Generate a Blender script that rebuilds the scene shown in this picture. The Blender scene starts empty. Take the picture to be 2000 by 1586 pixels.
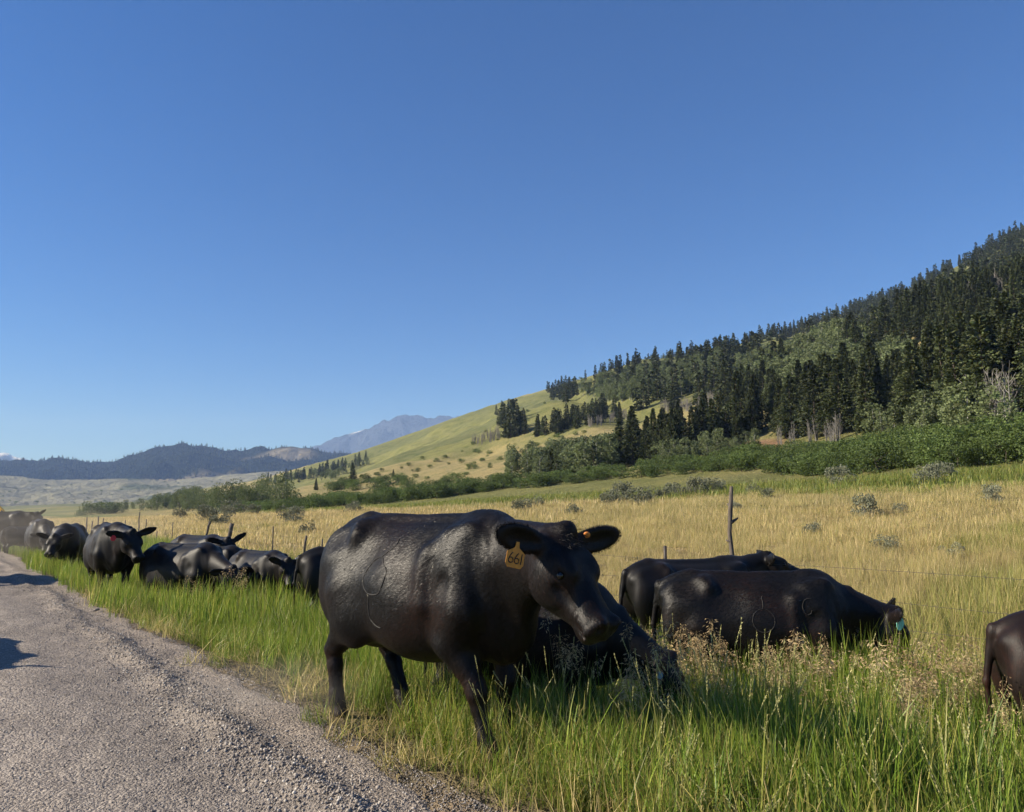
import bpy, math, random
import numpy as np
from mathutils import Vector, Matrix

# ------------------------------------------------------------------ camera, sky, sun, exposure
scene = bpy.context.scene
C = scene.collection
IMW, IMH, FPX = 2000.0, 1586.0, 1511.0
CAM = np.array([0.0, 0.0, 1.40])
PITCH = math.atan(207.0 / FPX)
cam_data = bpy.data.cameras.new('camera')
cam_data.sensor_width = 36.0
cam_data.lens = 36.0 * FPX / IMW
cam_data.clip_start = 0.05
cam_data.clip_end = 60000.0
cam = bpy.data.objects.new('camera', cam_data)
cam.location = CAM
cam.rotation_euler = (math.pi / 2 + PITCH, 0, 0)
C.objects.link(cam)
scene.camera = cam

SUN_EL = math.radians(30.0)
SUN_H = Vector((-0.99, -0.13)).normalized()          # horizontal direction towards the sun
world = bpy.data.worlds.new('World')
scene.world = world
world.use_nodes = True
wn = world.node_tree
wn.nodes.clear()
sky = wn.nodes.new('ShaderNodeTexSky')
sky.sky_type = 'NISHITA'
sky.sun_disc = False
sky.sun_elevation = SUN_EL
sky.sun_rotation = math.atan2(SUN_H.x, SUN_H.y)
sky.altitude = 1500
sky.air_density = 1.0
sky.dust_density = 0.3
sky.ozone_density = 6.5
bg = wn.nodes.new('ShaderNodeBackground')
bg.inputs['Strength'].default_value = 0.070
wo = wn.nodes.new('ShaderNodeOutputWorld')
hsv = wn.nodes.new('ShaderNodeHueSaturation')
hsv.inputs['Saturation'].default_value = 1.2
hsv.inputs['Hue'].default_value = 0.507
wn.links.new(sky.outputs[0], hsv.inputs['Color'])
wn.links.new(hsv.outputs[0], bg.inputs[0])
wn.links.new(bg.outputs[0], wo.inputs[0])

sun_data = bpy.data.lights.new('sun', 'SUN')
sun_data.energy = 5.0
sun_data.angle = math.radians(0.53)
sun_data.color = (1.0, 0.92, 0.80)
sun = bpy.data.objects.new('sun', sun_data)
to_sun = Vector((SUN_H.x * math.cos(SUN_EL), SUN_H.y * math.cos(SUN_EL), math.sin(SUN_EL)))
sun.rotation_euler = to_sun.to_track_quat('Z', 'Y').to_euler()
C.objects.link(sun)

vs = scene.view_settings
vs.view_transform = 'Standard'
vs.look = 'None'
vs.exposure = 1.0
vs.gamma = 1.0
vs.use_curve_mapping = False
cy = scene.cycles
cy.use_denoising = True
cy.max_bounces = 6
cy.diffuse_bounces = 3
cy.glossy_bounces = 2
cy.transmission_bounces = 4
cy.transparent_max_bounces = 6
cy.volume_bounces = 0
cy.use_adaptive_sampling = True
cy.adaptive_threshold = 0.025

# ------------------------------------------------------------------ helpers
rng = np.random.default_rng(7)
random.seed(7)
FWD = np.array([0, math.cos(PITCH), math.sin(PITCH)])
UPV = np.array([0, -math.sin(PITCH), math.cos(PITCH)])

def ray(px, py):
    px = np.asarray(px, float); py = np.asarray(py, float)
    a = (px - IMW / 2) / FPX
    b = (IMH / 2 - py) / FPX
    d = FWD + a[..., None] * np.array([1.0, 0, 0]) + b[..., None] * UPV
    return d

def at(px, py, Y):
    d = ray(px, py)
    return CAM + d * (Y / d[..., 1])[..., None]

def col_to_az(px):
    """ground azimuth tangent x/Y of a picture column near the horizon"""
    d = ray(px, 1000.0)
    return d[..., 0] / d[..., 1]

def mk_mesh(name, V, F, mats=(), smooth=False, col=None, fmat=None):
    """F: (n,3) or (n,4) int array, or list of such arrays"""
    if not isinstance(F, (list, tuple)):
        F = [F]
    F = [np.asarray(f, np.int32) for f in F if len(f)]
    me = bpy.data.meshes.new(name)
    V = np.asarray(V, np.float32)
    me.vertices.add(len(V))
    me.vertices.foreach_set('co', V.ravel())
    loops = np.concatenate([f.ravel() for f in F])
    tot = np.concatenate([np.full(len(f), f.shape[1], np.int32) for f in F])
    start = np.concatenate([[0], np.cumsum(tot)[:-1]]).astype(np.int32)
    me.loops.add(len(loops))
    me.loops.foreach_set('vertex_index', loops)
    me.polygons.add(len(tot))
    me.polygons.foreach_set('loop_start', start)
    if fmat is not None:
        me.polygons.foreach_set('material_index', np.asarray(fmat, np.int32))
    me.update(calc_edges=True)
    if smooth:
        me.polygons.foreach_set('use_smooth', np.ones(len(tot), bool))
    for m in mats:
        me.materials.append(m)
    if col is not None:
        a = me.color_attributes.new('Col', 'FLOAT_COLOR', 'POINT')
        c = np.ones((len(V), 4), np.float32)
        c[:, :col.shape[1]] = col
        a.data.foreach_set('color', c.ravel())
    return me

def link(name, data, parent=None, loc=None, **props):
    o = bpy.data.objects.new(name, data)
    C.objects.link(o)
    if parent is not None:
        o.parent = parent
    if loc is not None:
        o.location = loc
    for k, v in props.items():
        if v is not None:
            o[k] = v
    return o

def mat(name):
    m = bpy.data.materials.new(name)
    m.use_nodes = True
    nt = m.node_tree
    return m, nt, nt.nodes['Principled BSDF']

def N(nt, t, **kw):
    n = nt.nodes.new(t)
    for k, v in kw.items():
        setattr(n, k, v)
    return n

def noise(nt, scale, detail=4, rough=0.6, coord=None, dims='3D'):
    n = N(nt, 'ShaderNodeTexNoise', noise_dimensions=dims)
    n.inputs['Scale'].default_value = scale
    n.inputs['Detail'].default_value = detail
    n.inputs['Roughness'].default_value = rough
    if coord is not None:
        nt.links.new(coord, n.inputs['Vector'])
    return n

def ramp(nt, fac, stops):
    r = N(nt, 'ShaderNodeValToRGB')
    el = r.color_ramp.elements
    while len(el) < len(stops):
        el.new(0.5)
    for e, (p, c) in zip(el, stops):
        e.position = p
        e.color = (*c, 1) if len(c) == 3 else c
    nt.links.new(fac, r.inputs[0])
    return r

def mixc(nt, blend, fac, a, b):
    m = N(nt, 'ShaderNodeMix', data_type='RGBA', blend_type=blend)
    if isinstance(fac, (int, float)):
        m.inputs[0].default_value = fac
    else:
        nt.links.new(fac, m.inputs[0])
    for s, v in ((m.inputs[6], a), (m.inputs[7], b)):
        if isinstance(v, tuple):
            s.default_value = (*v, 1)
        else:
            nt.links.new(v, s)
    return m.outputs[2]

def bump(nt, h, strength, dist):
    b = N(nt, 'ShaderNodeBump')
    b.inputs['Strength'].default_value = strength
    b.inputs['Distance'].default_value = dist
    nt.links.new(h, b.inputs['Height'])
    return b.outputs[0]

class SineNoise:
    """smooth cheap noise for numpy heights, about -1..1"""
    def __init__(self, seed, n=7):
        r = np.random.default_rng(seed)
        a = r.uniform(0, 2 * math.pi, n)
        f = r.uniform(0.6, 1.6, n)
        self.k = np.stack([np.cos(a) * f, np.sin(a) * f], 1)
        self.p = r.uniform(0, 6.28, n)
        self.w = 1.0 / f
        self.w /= np.sqrt((self.w ** 2).sum() / 2) * 1.4
    def __call__(self, x, y):
        o = 0
        wx = x + 0.7 * np.sin(y * 0.83 + 1.3); wy = y + 0.7 * np.sin(x * 0.71 + 0.4)
        for k, p, w in zip(self.k, self.p, self.w):
            o = o + w * np.sin(k[0] * wx + k[1] * wy + p)
        return o
SN = [SineNoise(i) for i in range(20)]

def fbm(x, y, s, octs=4, seed=0, gain=0.5):
    o = 0; amp = 1.0
    for i in range(octs):
        o = o + amp * SN[(seed + i) % 20](x * s + 17.3 * i, y * s - 9.1 * i)
        s *= 2.03; amp *= gain
    return o

def sstep(a, b, x):
    t = np.clip((x - a) / (b - a), 0, 1)
    return t * t * (3 - 2 * t)
# ------------------------------------------------------------------ cattle: one continuous skin per animal
def smin(a, b, k):
    h = np.maximum(k - np.abs(a - b), 0) / k
    return np.minimum(a, b) - h * h * k * 0.25

def smax(a, b, k):
    return -smin(-a, -b, k)

def rcone(P, a, b, ra, rb):
    a = np.asarray(a, np.float32); b = np.asarray(b, np.float32)
    ba = b - a
    q = P - a
    t = np.clip(q @ ba / float(ba @ ba), 0, 1)
    q = q - t[:, None] * ba
    return np.sqrt((q * q).sum(1)) - (ra + t * (rb - ra))

def ell(P, c, r, R=None):
    q = P - np.asarray(c, np.float32)
    if R is not None:
        q = q @ np.asarray(R, np.float32)
    r = np.asarray(r, np.float32)
    q1 = q / r
    q2 = q1 / r
    k0 = np.sqrt((q1 * q1).sum(1)) + 1e-6
    k1 = np.sqrt((q2 * q2).sum(1)) + 1e-6
    return k0 * (k0 - 1) / k1

BOX = [None, None]       # bounds of the points being evaluated; far primitives are skipped

def far(lo, hi, k):
    m = k + 0.01
    return BOX[0] is not None and (np.any(np.asarray(lo) - m > BOX[1]) or np.any(np.asarray(hi) + m < BOX[0]))

def far_cone(a, b, ra, rb, k, mirror):
    r = max(ra, rb)
    lo = np.minimum(a, b) - r; hi = np.maximum(a, b) + r
    if mirror:
        lo = lo.copy(); lo[1] = -hi[1]
    return far(lo, hi, k)

def u_cone(d, P, a, b, ra, rb, k, cut=False, mirror=False):
    a = np.asarray(a, np.float32); b = np.asarray(b, np.float32)
    if far_cone(a, b, ra, rb, k, mirror):
        return d
    e = rcone(P, a, b, ra, rb)
    return smax(d, -e, k) if cut else smin(d, e, k)

def u_ell(d, P, c, r, k, R=None, cut=False, mirror=False):
    c = np.asarray(c, np.float32); m = max(r)
    if far_cone(c, c, m, m, k, mirror):
        return d
    e = ell(P, c, r, R)
    return smax(d, -e, k) if cut else smin(d, e, k)

def smooth_table(xs, ys, n=240):
    """monotone-ish cubic (Catmull-Rom) resampling"""
    xs = np.asarray(xs, float); ys = np.asarray(ys, float)
    m = np.gradient(ys, xs)
    X = np.linspace(xs[0], xs[-1], n)
    i = np.clip(np.searchsorted(xs, X) - 1, 0, len(xs) - 2)
    h = xs[i + 1] - xs[i]; t = (X - xs[i]) / h
    Y = (2*t**3-3*t**2+1)*ys[i] + (t**3-2*t**2+t)*h*m[i] + (-2*t**3+3*t**2)*ys[i+1] + (t**3-t**2)*h*m[i+1]
    return X.astype(np.float32), Y.astype(np.float32)

TX = [-0.93, -0.90, -0.82, -0.66, -0.48, -0.25, 0.0, 0.25, 0.48, 0.63, 0.73, 0.81, 0.85]
T_TOP = smooth_table(TX, [1.16, 1.22, 1.30, 1.355, 1.37, 1.345, 1.335, 1.345, 1.375, 1.36, 1.27, 1.12, 1.02])
T_BOT = smooth_table(TX, [1.04, 0.96, 0.84, 0.72, 0.60, 0.50, 0.455, 0.475, 0.53, 0.57, 0.63, 0.74, 0.86])
T_W = smooth_table(TX, [0.02, 0.11, 0.185, 0.245, 0.285, 0.345, 0.385, 0.365, 0.30, 0.265, 0.225, 0.13, 0.02])
HX = [-0.06, -0.03, 0.0, 0.06, 0.12, 0.185, 0.25, 0.315, 0.375, 0.43, 0.475, 0.50]
H_W = smooth_table(HX, [0.02, 0.070, 0.106, 0.138, 0.150, 0.140, 0.115, 0.097, 0.097, 0.105, 0.094, 0.02])
H_TOP = smooth_table(HX, [0.01, 0.05, 0.075, 0.083, 0.078, 0.066, 0.054, 0.043, 0.034, 0.026, 0.004, -0.035])
H_BOT = smooth_table(HX, [-0.02, -0.08, -0.13, -0.19, -0.228, -0.236, -0.212, -0.176, -0.148, -0.136, -0.118, -0.06])

def tab(T, x):
    return np.interp(x, T[0], T[1]).astype(np.float32)

def unit(v):
    v = np.asarray(v, np.float32)
    return v / np.linalg.norm(v)

def head_frame(fwd, upish=(0, 0, 1), roll=0.0):
    f = unit(fwd)
    l = unit(np.cross(upish, f))
    u = np.cross(f, l)
    if roll:
        c, s = math.cos(roll), math.sin(roll)
        l, u = c * l + s * u, -s * l + c * u
    return np.stack([f, l, u], 1).astype(np.float32)    # columns: forward, left, up

class Pose:
    def __init__(self, poll=(1.25, 0, 1.30), fwd=(0.75, 0, -0.65), roll=0.0, fl=(0.05, 0, -0.05, 0), ear_up=(0.0, 0.0),
                 ear_back=(0.15, 0.15), fat=1.0, tail=((-0.94, 0.0, 1.2), (-0.99, 0.02, 0.85), (-0.97, 0.03, 0.42)), legs=1.0, detail=False, mid=None, hs=1.1):
        self.poll = np.array(poll, np.float32); self.R = head_frame(fwd, roll=roll)
        self.fl = fl; self.ear_up = ear_up; self.ear_back = ear_back; self.fat = fat; self.tail = tail; self.legs = legs; self.detail = detail
        self.mid = mid; self.hs = hs
    def hp(self, x, y, z):
        return self.poll + self.R @ np.array((x, y, z), np.float32) * self.hs

def ear_frame(po, s, i):
    """ear axes in head space: along, across, face normal"""
    al = unit((-po.ear_back[i], s * 1.0, po.ear_up[i]))
    ref = po.R.T @ np.array((0, 0, 1), np.float32)      # world up seen from the head
    nrm = unit(np.cross(al, ref + 0.25 * np.array((0, 0, 1))) * s)      # faces forward
    ac = np.cross(al, nrm)
    return np.stack([al, ac, nrm], 1)

def cow_sdf(P, po):
    x, y, z = P[:, 0], P[:, 1], P[:, 2]
    top, bot, w = tab(T_TOP, x), tab(T_BOT, x), tab(T_W, x) * po.fat
    mid = bot + 0.46 * (top - bot)
    dz = z - mid
    hz = np.where(dz > 0, top - mid, mid - bot)
    t = np.clip(dz / np.maximum(hz, .01), -1, 1)
    wf = np.where(t > 0, 1 - 0.30 * t * t, 1 - 0.06 * t * t)
    q = ((np.abs(y) / (w * wf)) ** 2.3 + (np.abs(dz) / np.maximum(hz, .01)) ** 2.3) ** (1 / 2.3)
    d = (q - 1) * np.minimum(w, hz) * 0.85
    d = np.maximum(d, np.maximum(-0.935 - x, x - 0.855))
    ay = np.abs(y)
    A = np.stack([x, ay, z], 1)
    # hind quarter
    kw = dict(mirror=True)
    d = u_ell(d, A, (-0.66, 0.17, 0.93), (0.25, 0.14, 0.36), 0.10, **kw)
    d = u_ell(d, A, (-0.47, 0.23, 0.74), (0.17, 0.10, 0.24), 0.12, **kw)
    d = u_cone(d, A, (-0.47, 0.215, 1.245), (-0.50, 0.16, 1.265), 0.042, 0.06, 0.12, **kw)      # hook bones
    d = u_cone(d, A, (-0.88, 0.10, 1.16), (-0.80, 0.11, 1.18), 0.04, 0.06, 0.10, **kw)         # pin bones
    d = u_cone(d, P, (-0.92, 0, 1.24), (-0.62, 0, 1.32), 0.035, 0.06, 0.08)                    # tail head
    d = u_cone(d, P, (-0.60, 0, 1.325), (0.45, 0, 1.325), 0.045, 0.05, 0.06)                   # spine
    d = u_ell(d, A, (-0.26, 0.455, 1.19), (0.18, 0.16, 0.15), 0.11, cut=True, **kw)            # flank hollow
    d = u_ell(d, A, (-0.68, 0.37, 1.27), (0.16, 0.16, 0.10), 0.12, cut=True, **kw)             # between hook and pin
    # shoulder
    d = u_ell(d, A, (0.53, 0.215, 1.00), (0.185, 0.09, 0.34), 0.10, head_frame((1, 0, -0.25)), **kw)
    d = u_cone(d, A, (0.43, 0.20, 1.22), (0.62, 0.255, 0.86), 0.05, 0.06, 0.12, **kw)
    d = u_ell(d, P, (0.69, 0, 0.70), (0.17, 0.12, 0.18), 0.12)                                 # brisket
    d = u_ell(d, P, (-0.50, 0, 0.58), (0.20, 0.14, 0.10), 0.08)                                # udder
    if po.detail:
        d = u_cone(d, A, (0.32, 0.285, 1.14), (0.35, 0.332, 0.86), 0.022, 0.022, 0.13, **kw)
        d = u_cone(d, A, (0.385, 0.385, 1.08), (0.41, 0.405, 0.80), 0.03, 0.035, 0.08, cut=True, **kw)
        d = u_cone(d, A, (0.50, 0.375, 1.00), (0.53, 0.38, 0.80), 0.03, 0.025, 0.07, cut=True, **kw)
        for k in range(6):
            xx = -0.08 + 0.062 * k
            d = u_cone(d, A, (xx, 0.415, 1.04), (xx - 0.05, 0.442, 0.72), 0.022, 0.022, 0.06, cut=True, **kw)
        d = u_cone(d, A, (0.72, 0.30, 1.20), (0.80, 0.30, 0.78), 0.05, 0.045, 0.10, cut=True, **kw)   # neck-shoulder groove
        d = d + 0.0045 * np.sin(9 * x + 5 * z + 2 * np.sin(7 * z)) * np.sin(8 * z - 4 * x + 1) * np.clip((z - .45) * 4, 0, 1)
        fold = np.clip((x - 0.62) * 8, 0, 1) * np.clip((1.12 - x) * 8, 0, 1)
        d = d + 0.0035 * fold * np.sin(85 * x + 14 * z + 3 * np.sin(5 * z))
    # legs
    for i, (s, front) in enumerate(((1, 1), (-1, 1), (1, 0), (-1, 0))):
        f = po.fl[i]
        if front:
            ch = [((0.56, s*.225, 0.84), .135), ((0.47, s*.215, 0.64), .112), ((0.50 + f*.55, s*.185, 0.42), .057), ((0.505 + f*.62, s*.185, 0.37), .056),
                  ((0.49 + f*.76, s*.18, 0.29), .041), ((0.49 + f, s*.18, 0.15), .039), ((0.50 + f*1.05, s*.18, 0.105), .046), ((0.545 + f*1.1, s*.18, 0.035), .052)]
        else:
            ch = [((-0.55, s*.195, 0.86), .16), ((-0.50, s*.205, 0.70), .125), ((-0.70 + f*.55, s*.17, 0.51), .074), ((-0.765 + f*.6, s*.165, 0.455), .058),
                  ((-0.735 + f*.78, s*.165, 0.35), .049), ((-0.70 + f, s*.165, 0.16), .046), ((-0.69 + f*1.05, s*.165, 0.11), .048), ((-0.645 + f*1.1, s*.165, 0.035), .053)]
        xs = [c[0][0] for c in ch]
        if far((min(xs) - .17, min(0, s) * .4, 0), (max(xs) + .17, max(0, s) * .4, 1.02), 0.07):
            continue
        g = None
        for (a, ra), (b, rb) in zip(ch[:-1], ch[1:]):
            e = rcone(P, a, b, ra, rb)
            g = e if g is None else smin(g, e, 0.03)
        g = np.maximum(g, -z)
        d = smin(d, g, 0.07)
    # tail
    tl = po.tail
    for j, (a, b) in enumerate(zip(tl[:-1], tl[1:])):
        d = u_cone(d, P, a, b, 0.032 - .008 * j, 0.026 - .006 * j, 0.03)
    d = u_cone(d, P, tl[-1], np.array(tl[-1]) - np.array((0.0, 0, .22)), 0.034, 0.018, 0.03)
    # neck
    hp = po.hp
    m = po.mid
    pl = po.poll
    nlo = np.minimum((0.3, -.3, 0.6), pl - .3); nhi = np.maximum((0.95, .3, 1.4), pl + .3)
    if not far(nlo, nhi, 0.12):
        def tube(a, b, ra, rb):
            if m is None:
                return rcone(P, a, b, ra, rb)
            c = (np.asarray(a) + np.asarray(b)) * 0.5 + np.asarray(m)
            return smin(rcone(P, a, c, ra, (ra + rb) / 2), rcone(P, c, b, (ra + rb) / 2, rb), 0.05)
        nk = tube((0.52, 0, 1.265), hp(-.02, 0, -.01), 0.10, 0.080)
        nk = smin(nk, tube((0.60, 0, 1.08), hp(0.02, 0, -.07), 0.215, 0.100), 0.11)
        nk = smin(nk, tube((0.70, 0, 0.88), hp(0.09, 0, -.13), 0.14, 0.068), 0.10)
        nk = smin(nk, rcone(P, (0.77, 0, 0.72), hp(0.05, 0, -.17), 0.05, 0.024), 0.07)          # dewlap
        d = smin(d, nk, 0.12)
    # head
    Q = (P - po.poll) @ po.R / np.float32(po.hs)
    near = (np.abs(Q) < np.array((0.75, 0.5, 0.45))).all(1)
    if near.any():
        q = Q[near]
        hx, hy, hz_ = q[:, 0], q[:, 1], q[:, 2]
        top, bot, w = tab(H_TOP, hx), tab(H_BOT, hx), tab(H_W, hx)
        mid = bot + 0.58 * (top - bot)
        dz = hz_ - mid
        hh = np.where(dz > 0, top - mid, mid - bot)
        t = np.clip(dz / np.maximum(hh, .005), -1, 1)
        wf = np.where(t > 0, 1 - .28 * t * t, 1 - .42 * np.abs(t) ** 1.6)
        qq = ((np.abs(hy) / (w * wf)) ** 2.4 + (np.abs(dz) / np.maximum(hh, .005)) ** 2.4) ** (1 / 2.4)
        e = (qq - 1) * np.minimum(w, hh) * 0.8
        e = np.maximum(e, np.maximum(-0.065 - hx, hx - 0.505))
        B = np.stack([hx, np.abs(hy), hz_], 1)
        e = smin(e, ell(q, (-0.005, 0, 0.072), (0.048, 0.055, 0.058)), 0.05)
        e = smin(e, ell(B, (0.165, 0.092, 0.042), (0.065, 0.032, 0.028)), 0.06)
        e = smin(e, ell(B, (0.15, 0.085, -0.09), (0.11, 0.036, 0.11)), 0.05)
        e = smin(e, ell(q, (0.425, 0, -0.115), (0.055, 0.062, 0.026)), 0.03)
        e = smin(e, ell(B, (0.455, 0.052, 0.004), (0.036, 0.036, 0.034)), 0.03)
        e = smax(e, -ell(B, (0.492, 0.064, 0.000), (0.032, 0.024, 0.028)), 0.010)
        e = smax(e, -rcone(B, (0.33, 0.098, -0.090), (0.455, 0.082, -0.082), 0.011, 0.011), 0.012)
        e = smax(e, -ell(B, (0.285, 0.128, -0.045), (0.07, 0.035, 0.028)), 0.04)
        e = smax(e, -ell(B, (0.195, 0.150, 0.008), (0.030, 0.020, 0.018)), 0.02)
        for i, s in enumerate((1, -1)):
            R = ear_frame(po, s, i)
            base = np.array((0.02, s * 0.09, -0.002), np.float32)
            cen = base + R[:, 0] * 0.170
            g = ell(q, cen, (0.155, 0.064, 0.024), R)
            g = smin(g, rcone(q, base, cen, 0.036, 0.032), 0.04)
            g = smax(g, -ell(q, cen + R[:, 2] * 0.030 + R[:, 0] * .01, (0.120, 0.046, 0.030), R), 0.02)
            e = smin(e, g, 0.03)
        d[near] = smin(d[near], e * po.hs, 0.05)
    return d

def surface_nets(F, org, h):
    s = F < 0
    nx, ny, nz = F.shape
    cnt = np.zeros((nx-1, ny-1, nz-1), np.uint8)
    for a in (0, 1):
        for b in (0, 1):
            for c in (0, 1):
                cnt += s[a:nx-1+a, b:ny-1+b, c:nz-1+c]
    act = (cnt > 0) & (cnt < 8)
    I = np.argwhere(act)
    vid = np.full(act.shape, -1, np.int32)
    vid[act] = np.arange(len(I))
    acc = np.zeros((len(I), 3)); n = np.zeros(len(I))
    corners = [(a, b, c) for a in (0, 1) for b in (0, 1) for c in (0, 1)]
    for ca in corners:
        for ax in range(3):
            if ca[ax]:
                continue
            cb = list(ca); cb[ax] = 1
            fa = F[I[:, 0]+ca[0], I[:, 1]+ca[1], I[:, 2]+ca[2]]
            fb = F[I[:, 0]+cb[0], I[:, 1]+cb[1], I[:, 2]+cb[2]]
            m = (fa < 0) != (fb < 0)
            t = np.where(m, fa / np.where(m, fa - fb, 1), 0)
            p = np.tile(np.array(ca, float), (len(I), 1)); p[:, ax] = t
            acc += p * m[:, None]; n += m
    V = (I + acc / n[:, None]) * h + org
    Q = []
    for ax in range(3):
        sa = np.moveaxis(s, ax, 0)
        ch = sa[:-1, 1:-1, 1:-1] != sa[1:, 1:-1, 1:-1]
        E = np.argwhere(ch)
        inside = sa[:-1, 1:-1, 1:-1][ch]
        v = np.moveaxis(vid, ax, 0)
        i, j, k = E[:, 0], E[:, 1] + 1, E[:, 2] + 1
        q = np.stack([v[i, j-1, k-1], v[i, j, k-1], v[i, j, k], v[i, j-1, k]], 1)
        flip = ~inside
        if ax == 1:
            flip = ~flip
        q[flip] = q[flip][:, ::-1]
        Q.append(q)
    return V, np.concatenate(Q)

def cow_skin(po, h):
    pts = np.array([po.poll, po.hp(.6, 0, 0), po.hp(0, .35, 0), po.hp(0, -.35, 0), po.hp(.3, 0, -.2)])
    lo = np.minimum(pts.min(0) - .06, (-1.12, -0.47, -0.03))
    hi = np.maximum(pts.max(0) + .06, (0.98, 0.47, 1.46))
    B = 8
    nb = np.ceil((hi - lo) / (h * B)).astype(int)
    n = nb * B + 1
    F = np.ones(n, np.float32)
    # coarse pass on block corners + centres
    bc = np.stack(np.meshgrid(*[np.arange(k) for k in nb], indexing='ij'), -1).reshape(-1, 3)
    cen = (lo + (bc + 0.5) * B * h).astype(np.float32)
    BOX[0] = None
    dc = cow_sdf(cen, po)
    near = np.abs(dc) < B * h * 1.5
    for b, dd in zip(bc[~near], dc[~near]):
        if dd < 0:
            i, j, k = b * B
            F[i:i+B+1, j:j+B+1, k:k+B+1] = -1
    loc = np.stack(np.meshgrid(*[np.arange(B + 1)] * 3, indexing='ij'), -1).reshape(-1, 3)
    nbk = bc[near]
    for c0 in range(0, len(nbk), 60):
        bb = nbk[c0:c0+60]
        P = (lo + ((bb[:, None] * B + loc[None]) * h)).reshape(-1, 3).astype(np.float32)
        BOX[0] = P.min(0); BOX[1] = P.max(0)
        D = cow_sdf(P, po).reshape(len(bb), B+1, B+1, B+1)
        for (i, j, k), dd in zip(bb * B, D):
            F[i:i+B+1, j:j+B+1, k:k+B+1] = dd
    V, Q = surface_nets(F, lo, h)
    # light smoothing
    e = np.concatenate([Q[:, [0, 1]], Q[:, [1, 2]], Q[:, [2, 3]], Q[:, [3, 0]]])
    for _ in range(2):
        acc = np.zeros_like(V); cn = np.zeros(len(V))
        np.add.at(acc, e[:, 0], V[e[:, 1]]); np.add.at(cn, e[:, 0], 1)
        V = V * 0.5 + 0.5 * acc / np.maximum(cn, 1)[:, None]
    return V, Q
# ------------------------------------------------------------------ lie of the land
ROAD_D = np.array([-0.594, 0.804])       # the road runs this way, the hill foot and fence follow it
ROAD_N = np.array([0.804, 0.594])
ROAD_EDGE = 2.05

RIDGE = np.array([   # picture column, skyline row of bare ground, distance of the ridge
    (-1500, 985, 1500), (100, 985, 1500), (300, 975, 1500), (400, 953, 1420), (500, 936, 1320), (600, 908, 1220), (700, 881, 1140), (800, 847, 1080),
    (900, 811, 1030), (1000, 778, 980), (1060, 762, 950), (1200, 722, 900), (1400, 684, 850), (1600, 632, 780), (1800, 568, 700),
    (2000, 474, 640), (2200, 390, 610), (2500, 310, 600), (3200, 220, 600)], float)
_raz = col_to_az(RIDGE[:, 0])
_rel = ray(RIDGE[:, 0], RIDGE[:, 1]); _rel = _rel[:, 2] / _rel[:, 1]
_raz_t, _rel_t = smooth_table(np.array(_raz), np.array(_rel), 400)
_, _rY_t = smooth_table(np.array(_raz), RIDGE[:, 2], 400)

def uv(x, y):
    return x * ROAD_D[0] + y * ROAD_D[1], x * ROAD_N[0] + y * ROAD_N[1]

def edge_wobble(u):
    return 0.10 * np.sin(u * 1.9 + 0.6) + 0.07 * np.sin(u * 4.3) + 0.04 * np.sin(u * 9.7 + 1) + 0.10 * np.sin(u * 0.6)

def near_z(x, y, bumpy=True):
    u, v = uv(x, y)
    sh = 0.85 * (1 - sstep(5.5, 9.0, u))
    z = -0.46 * sstep(2.1 + sh, 3.55 + sh, v) - 0.05 * sstep(2.1, 3.0, v)
    ze = np.clip(3.2 - 0.016 * np.clip(u, -30, 400), -0.6, 3.6)
    t = np.clip((v - 7.0) / 38.0, 0, 2.2)
    z = z + (ze + 0.46) * t ** 1.15
    if not bumpy:
        return z
    rough = sstep(2.2, 4.0, v)
    z = z + rough * (0.05 * fbm(x, y, 0.9, 3, 3) + 0.10 * sstep(7, 25, v) * fbm(x, y, 0.16, 3, 9))
    z = np.where(v < -4.5, -0.5 * sstep(-4.5, -6.5, v), z)
    return z

def land_z(x, y):
    x = np.asarray(x, float); y = np.asarray(y, float)
    z = near_z(x, y)
    Y = np.maximum(y, 1e-3)
    az = np.clip(x / Y, _raz_t[0], _raz_t[-1])
    nd = ROAD_N[0] * az + ROAD_N[1]
    fY = np.where(nd > 0.06, 58.0 / np.maximum(nd, 0.06), 960.0)        # foot of the slope
    fY = np.minimum(fY, 900.0)
    rY = np.interp(az, _raz_t, _rY_t); rz = np.interp(az, _raz_t, _rel_t) * rY + CAM[2]
    fx = az * fY
    zf = near_z(fx, fY, False)
    t = (Y - fY) / (rY - fY)
    tc = np.clip(t, 0, 1)
    s = tc ** 1.22
    s = s - 0.035 * np.sin(math.pi * tc) * np.sin(3.1 * tc * 2 + az * 6)
    zh = zf + (rz - zf) * s
    near_w = np.clip(1 - (Y - fY) / 60, 0, 1)
    zh = zh + near_w * (near_z(x, y) - near_z(x, y, False))
    und = np.sin(math.pi * np.clip(tc, 0, 1)) * np.clip((rz - zf) / 150, 0.05, 1)
    zh = zh + und * (7.5 * fbm(x, y, 0.016, 3, 5) + 2.0 * fbm(x, y, 0.07, 3, 2) - 7.0 * np.maximum(0, 1 - np.abs(np.sin(0.017 * x + 0.006 * y + 0.8 * np.sin(y * 0.008))) * 3.2))
    over = np.maximum(Y - rY, 0)
    zh = np.where(t > 1, rz - 0.10 * over - 0.00028 * over ** 2, zh)
    zh = np.maximum(zh, -40.0 + 0 * zh)
    z = np.where((y > 1) & (t > 0), zh, z)
    return z

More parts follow.
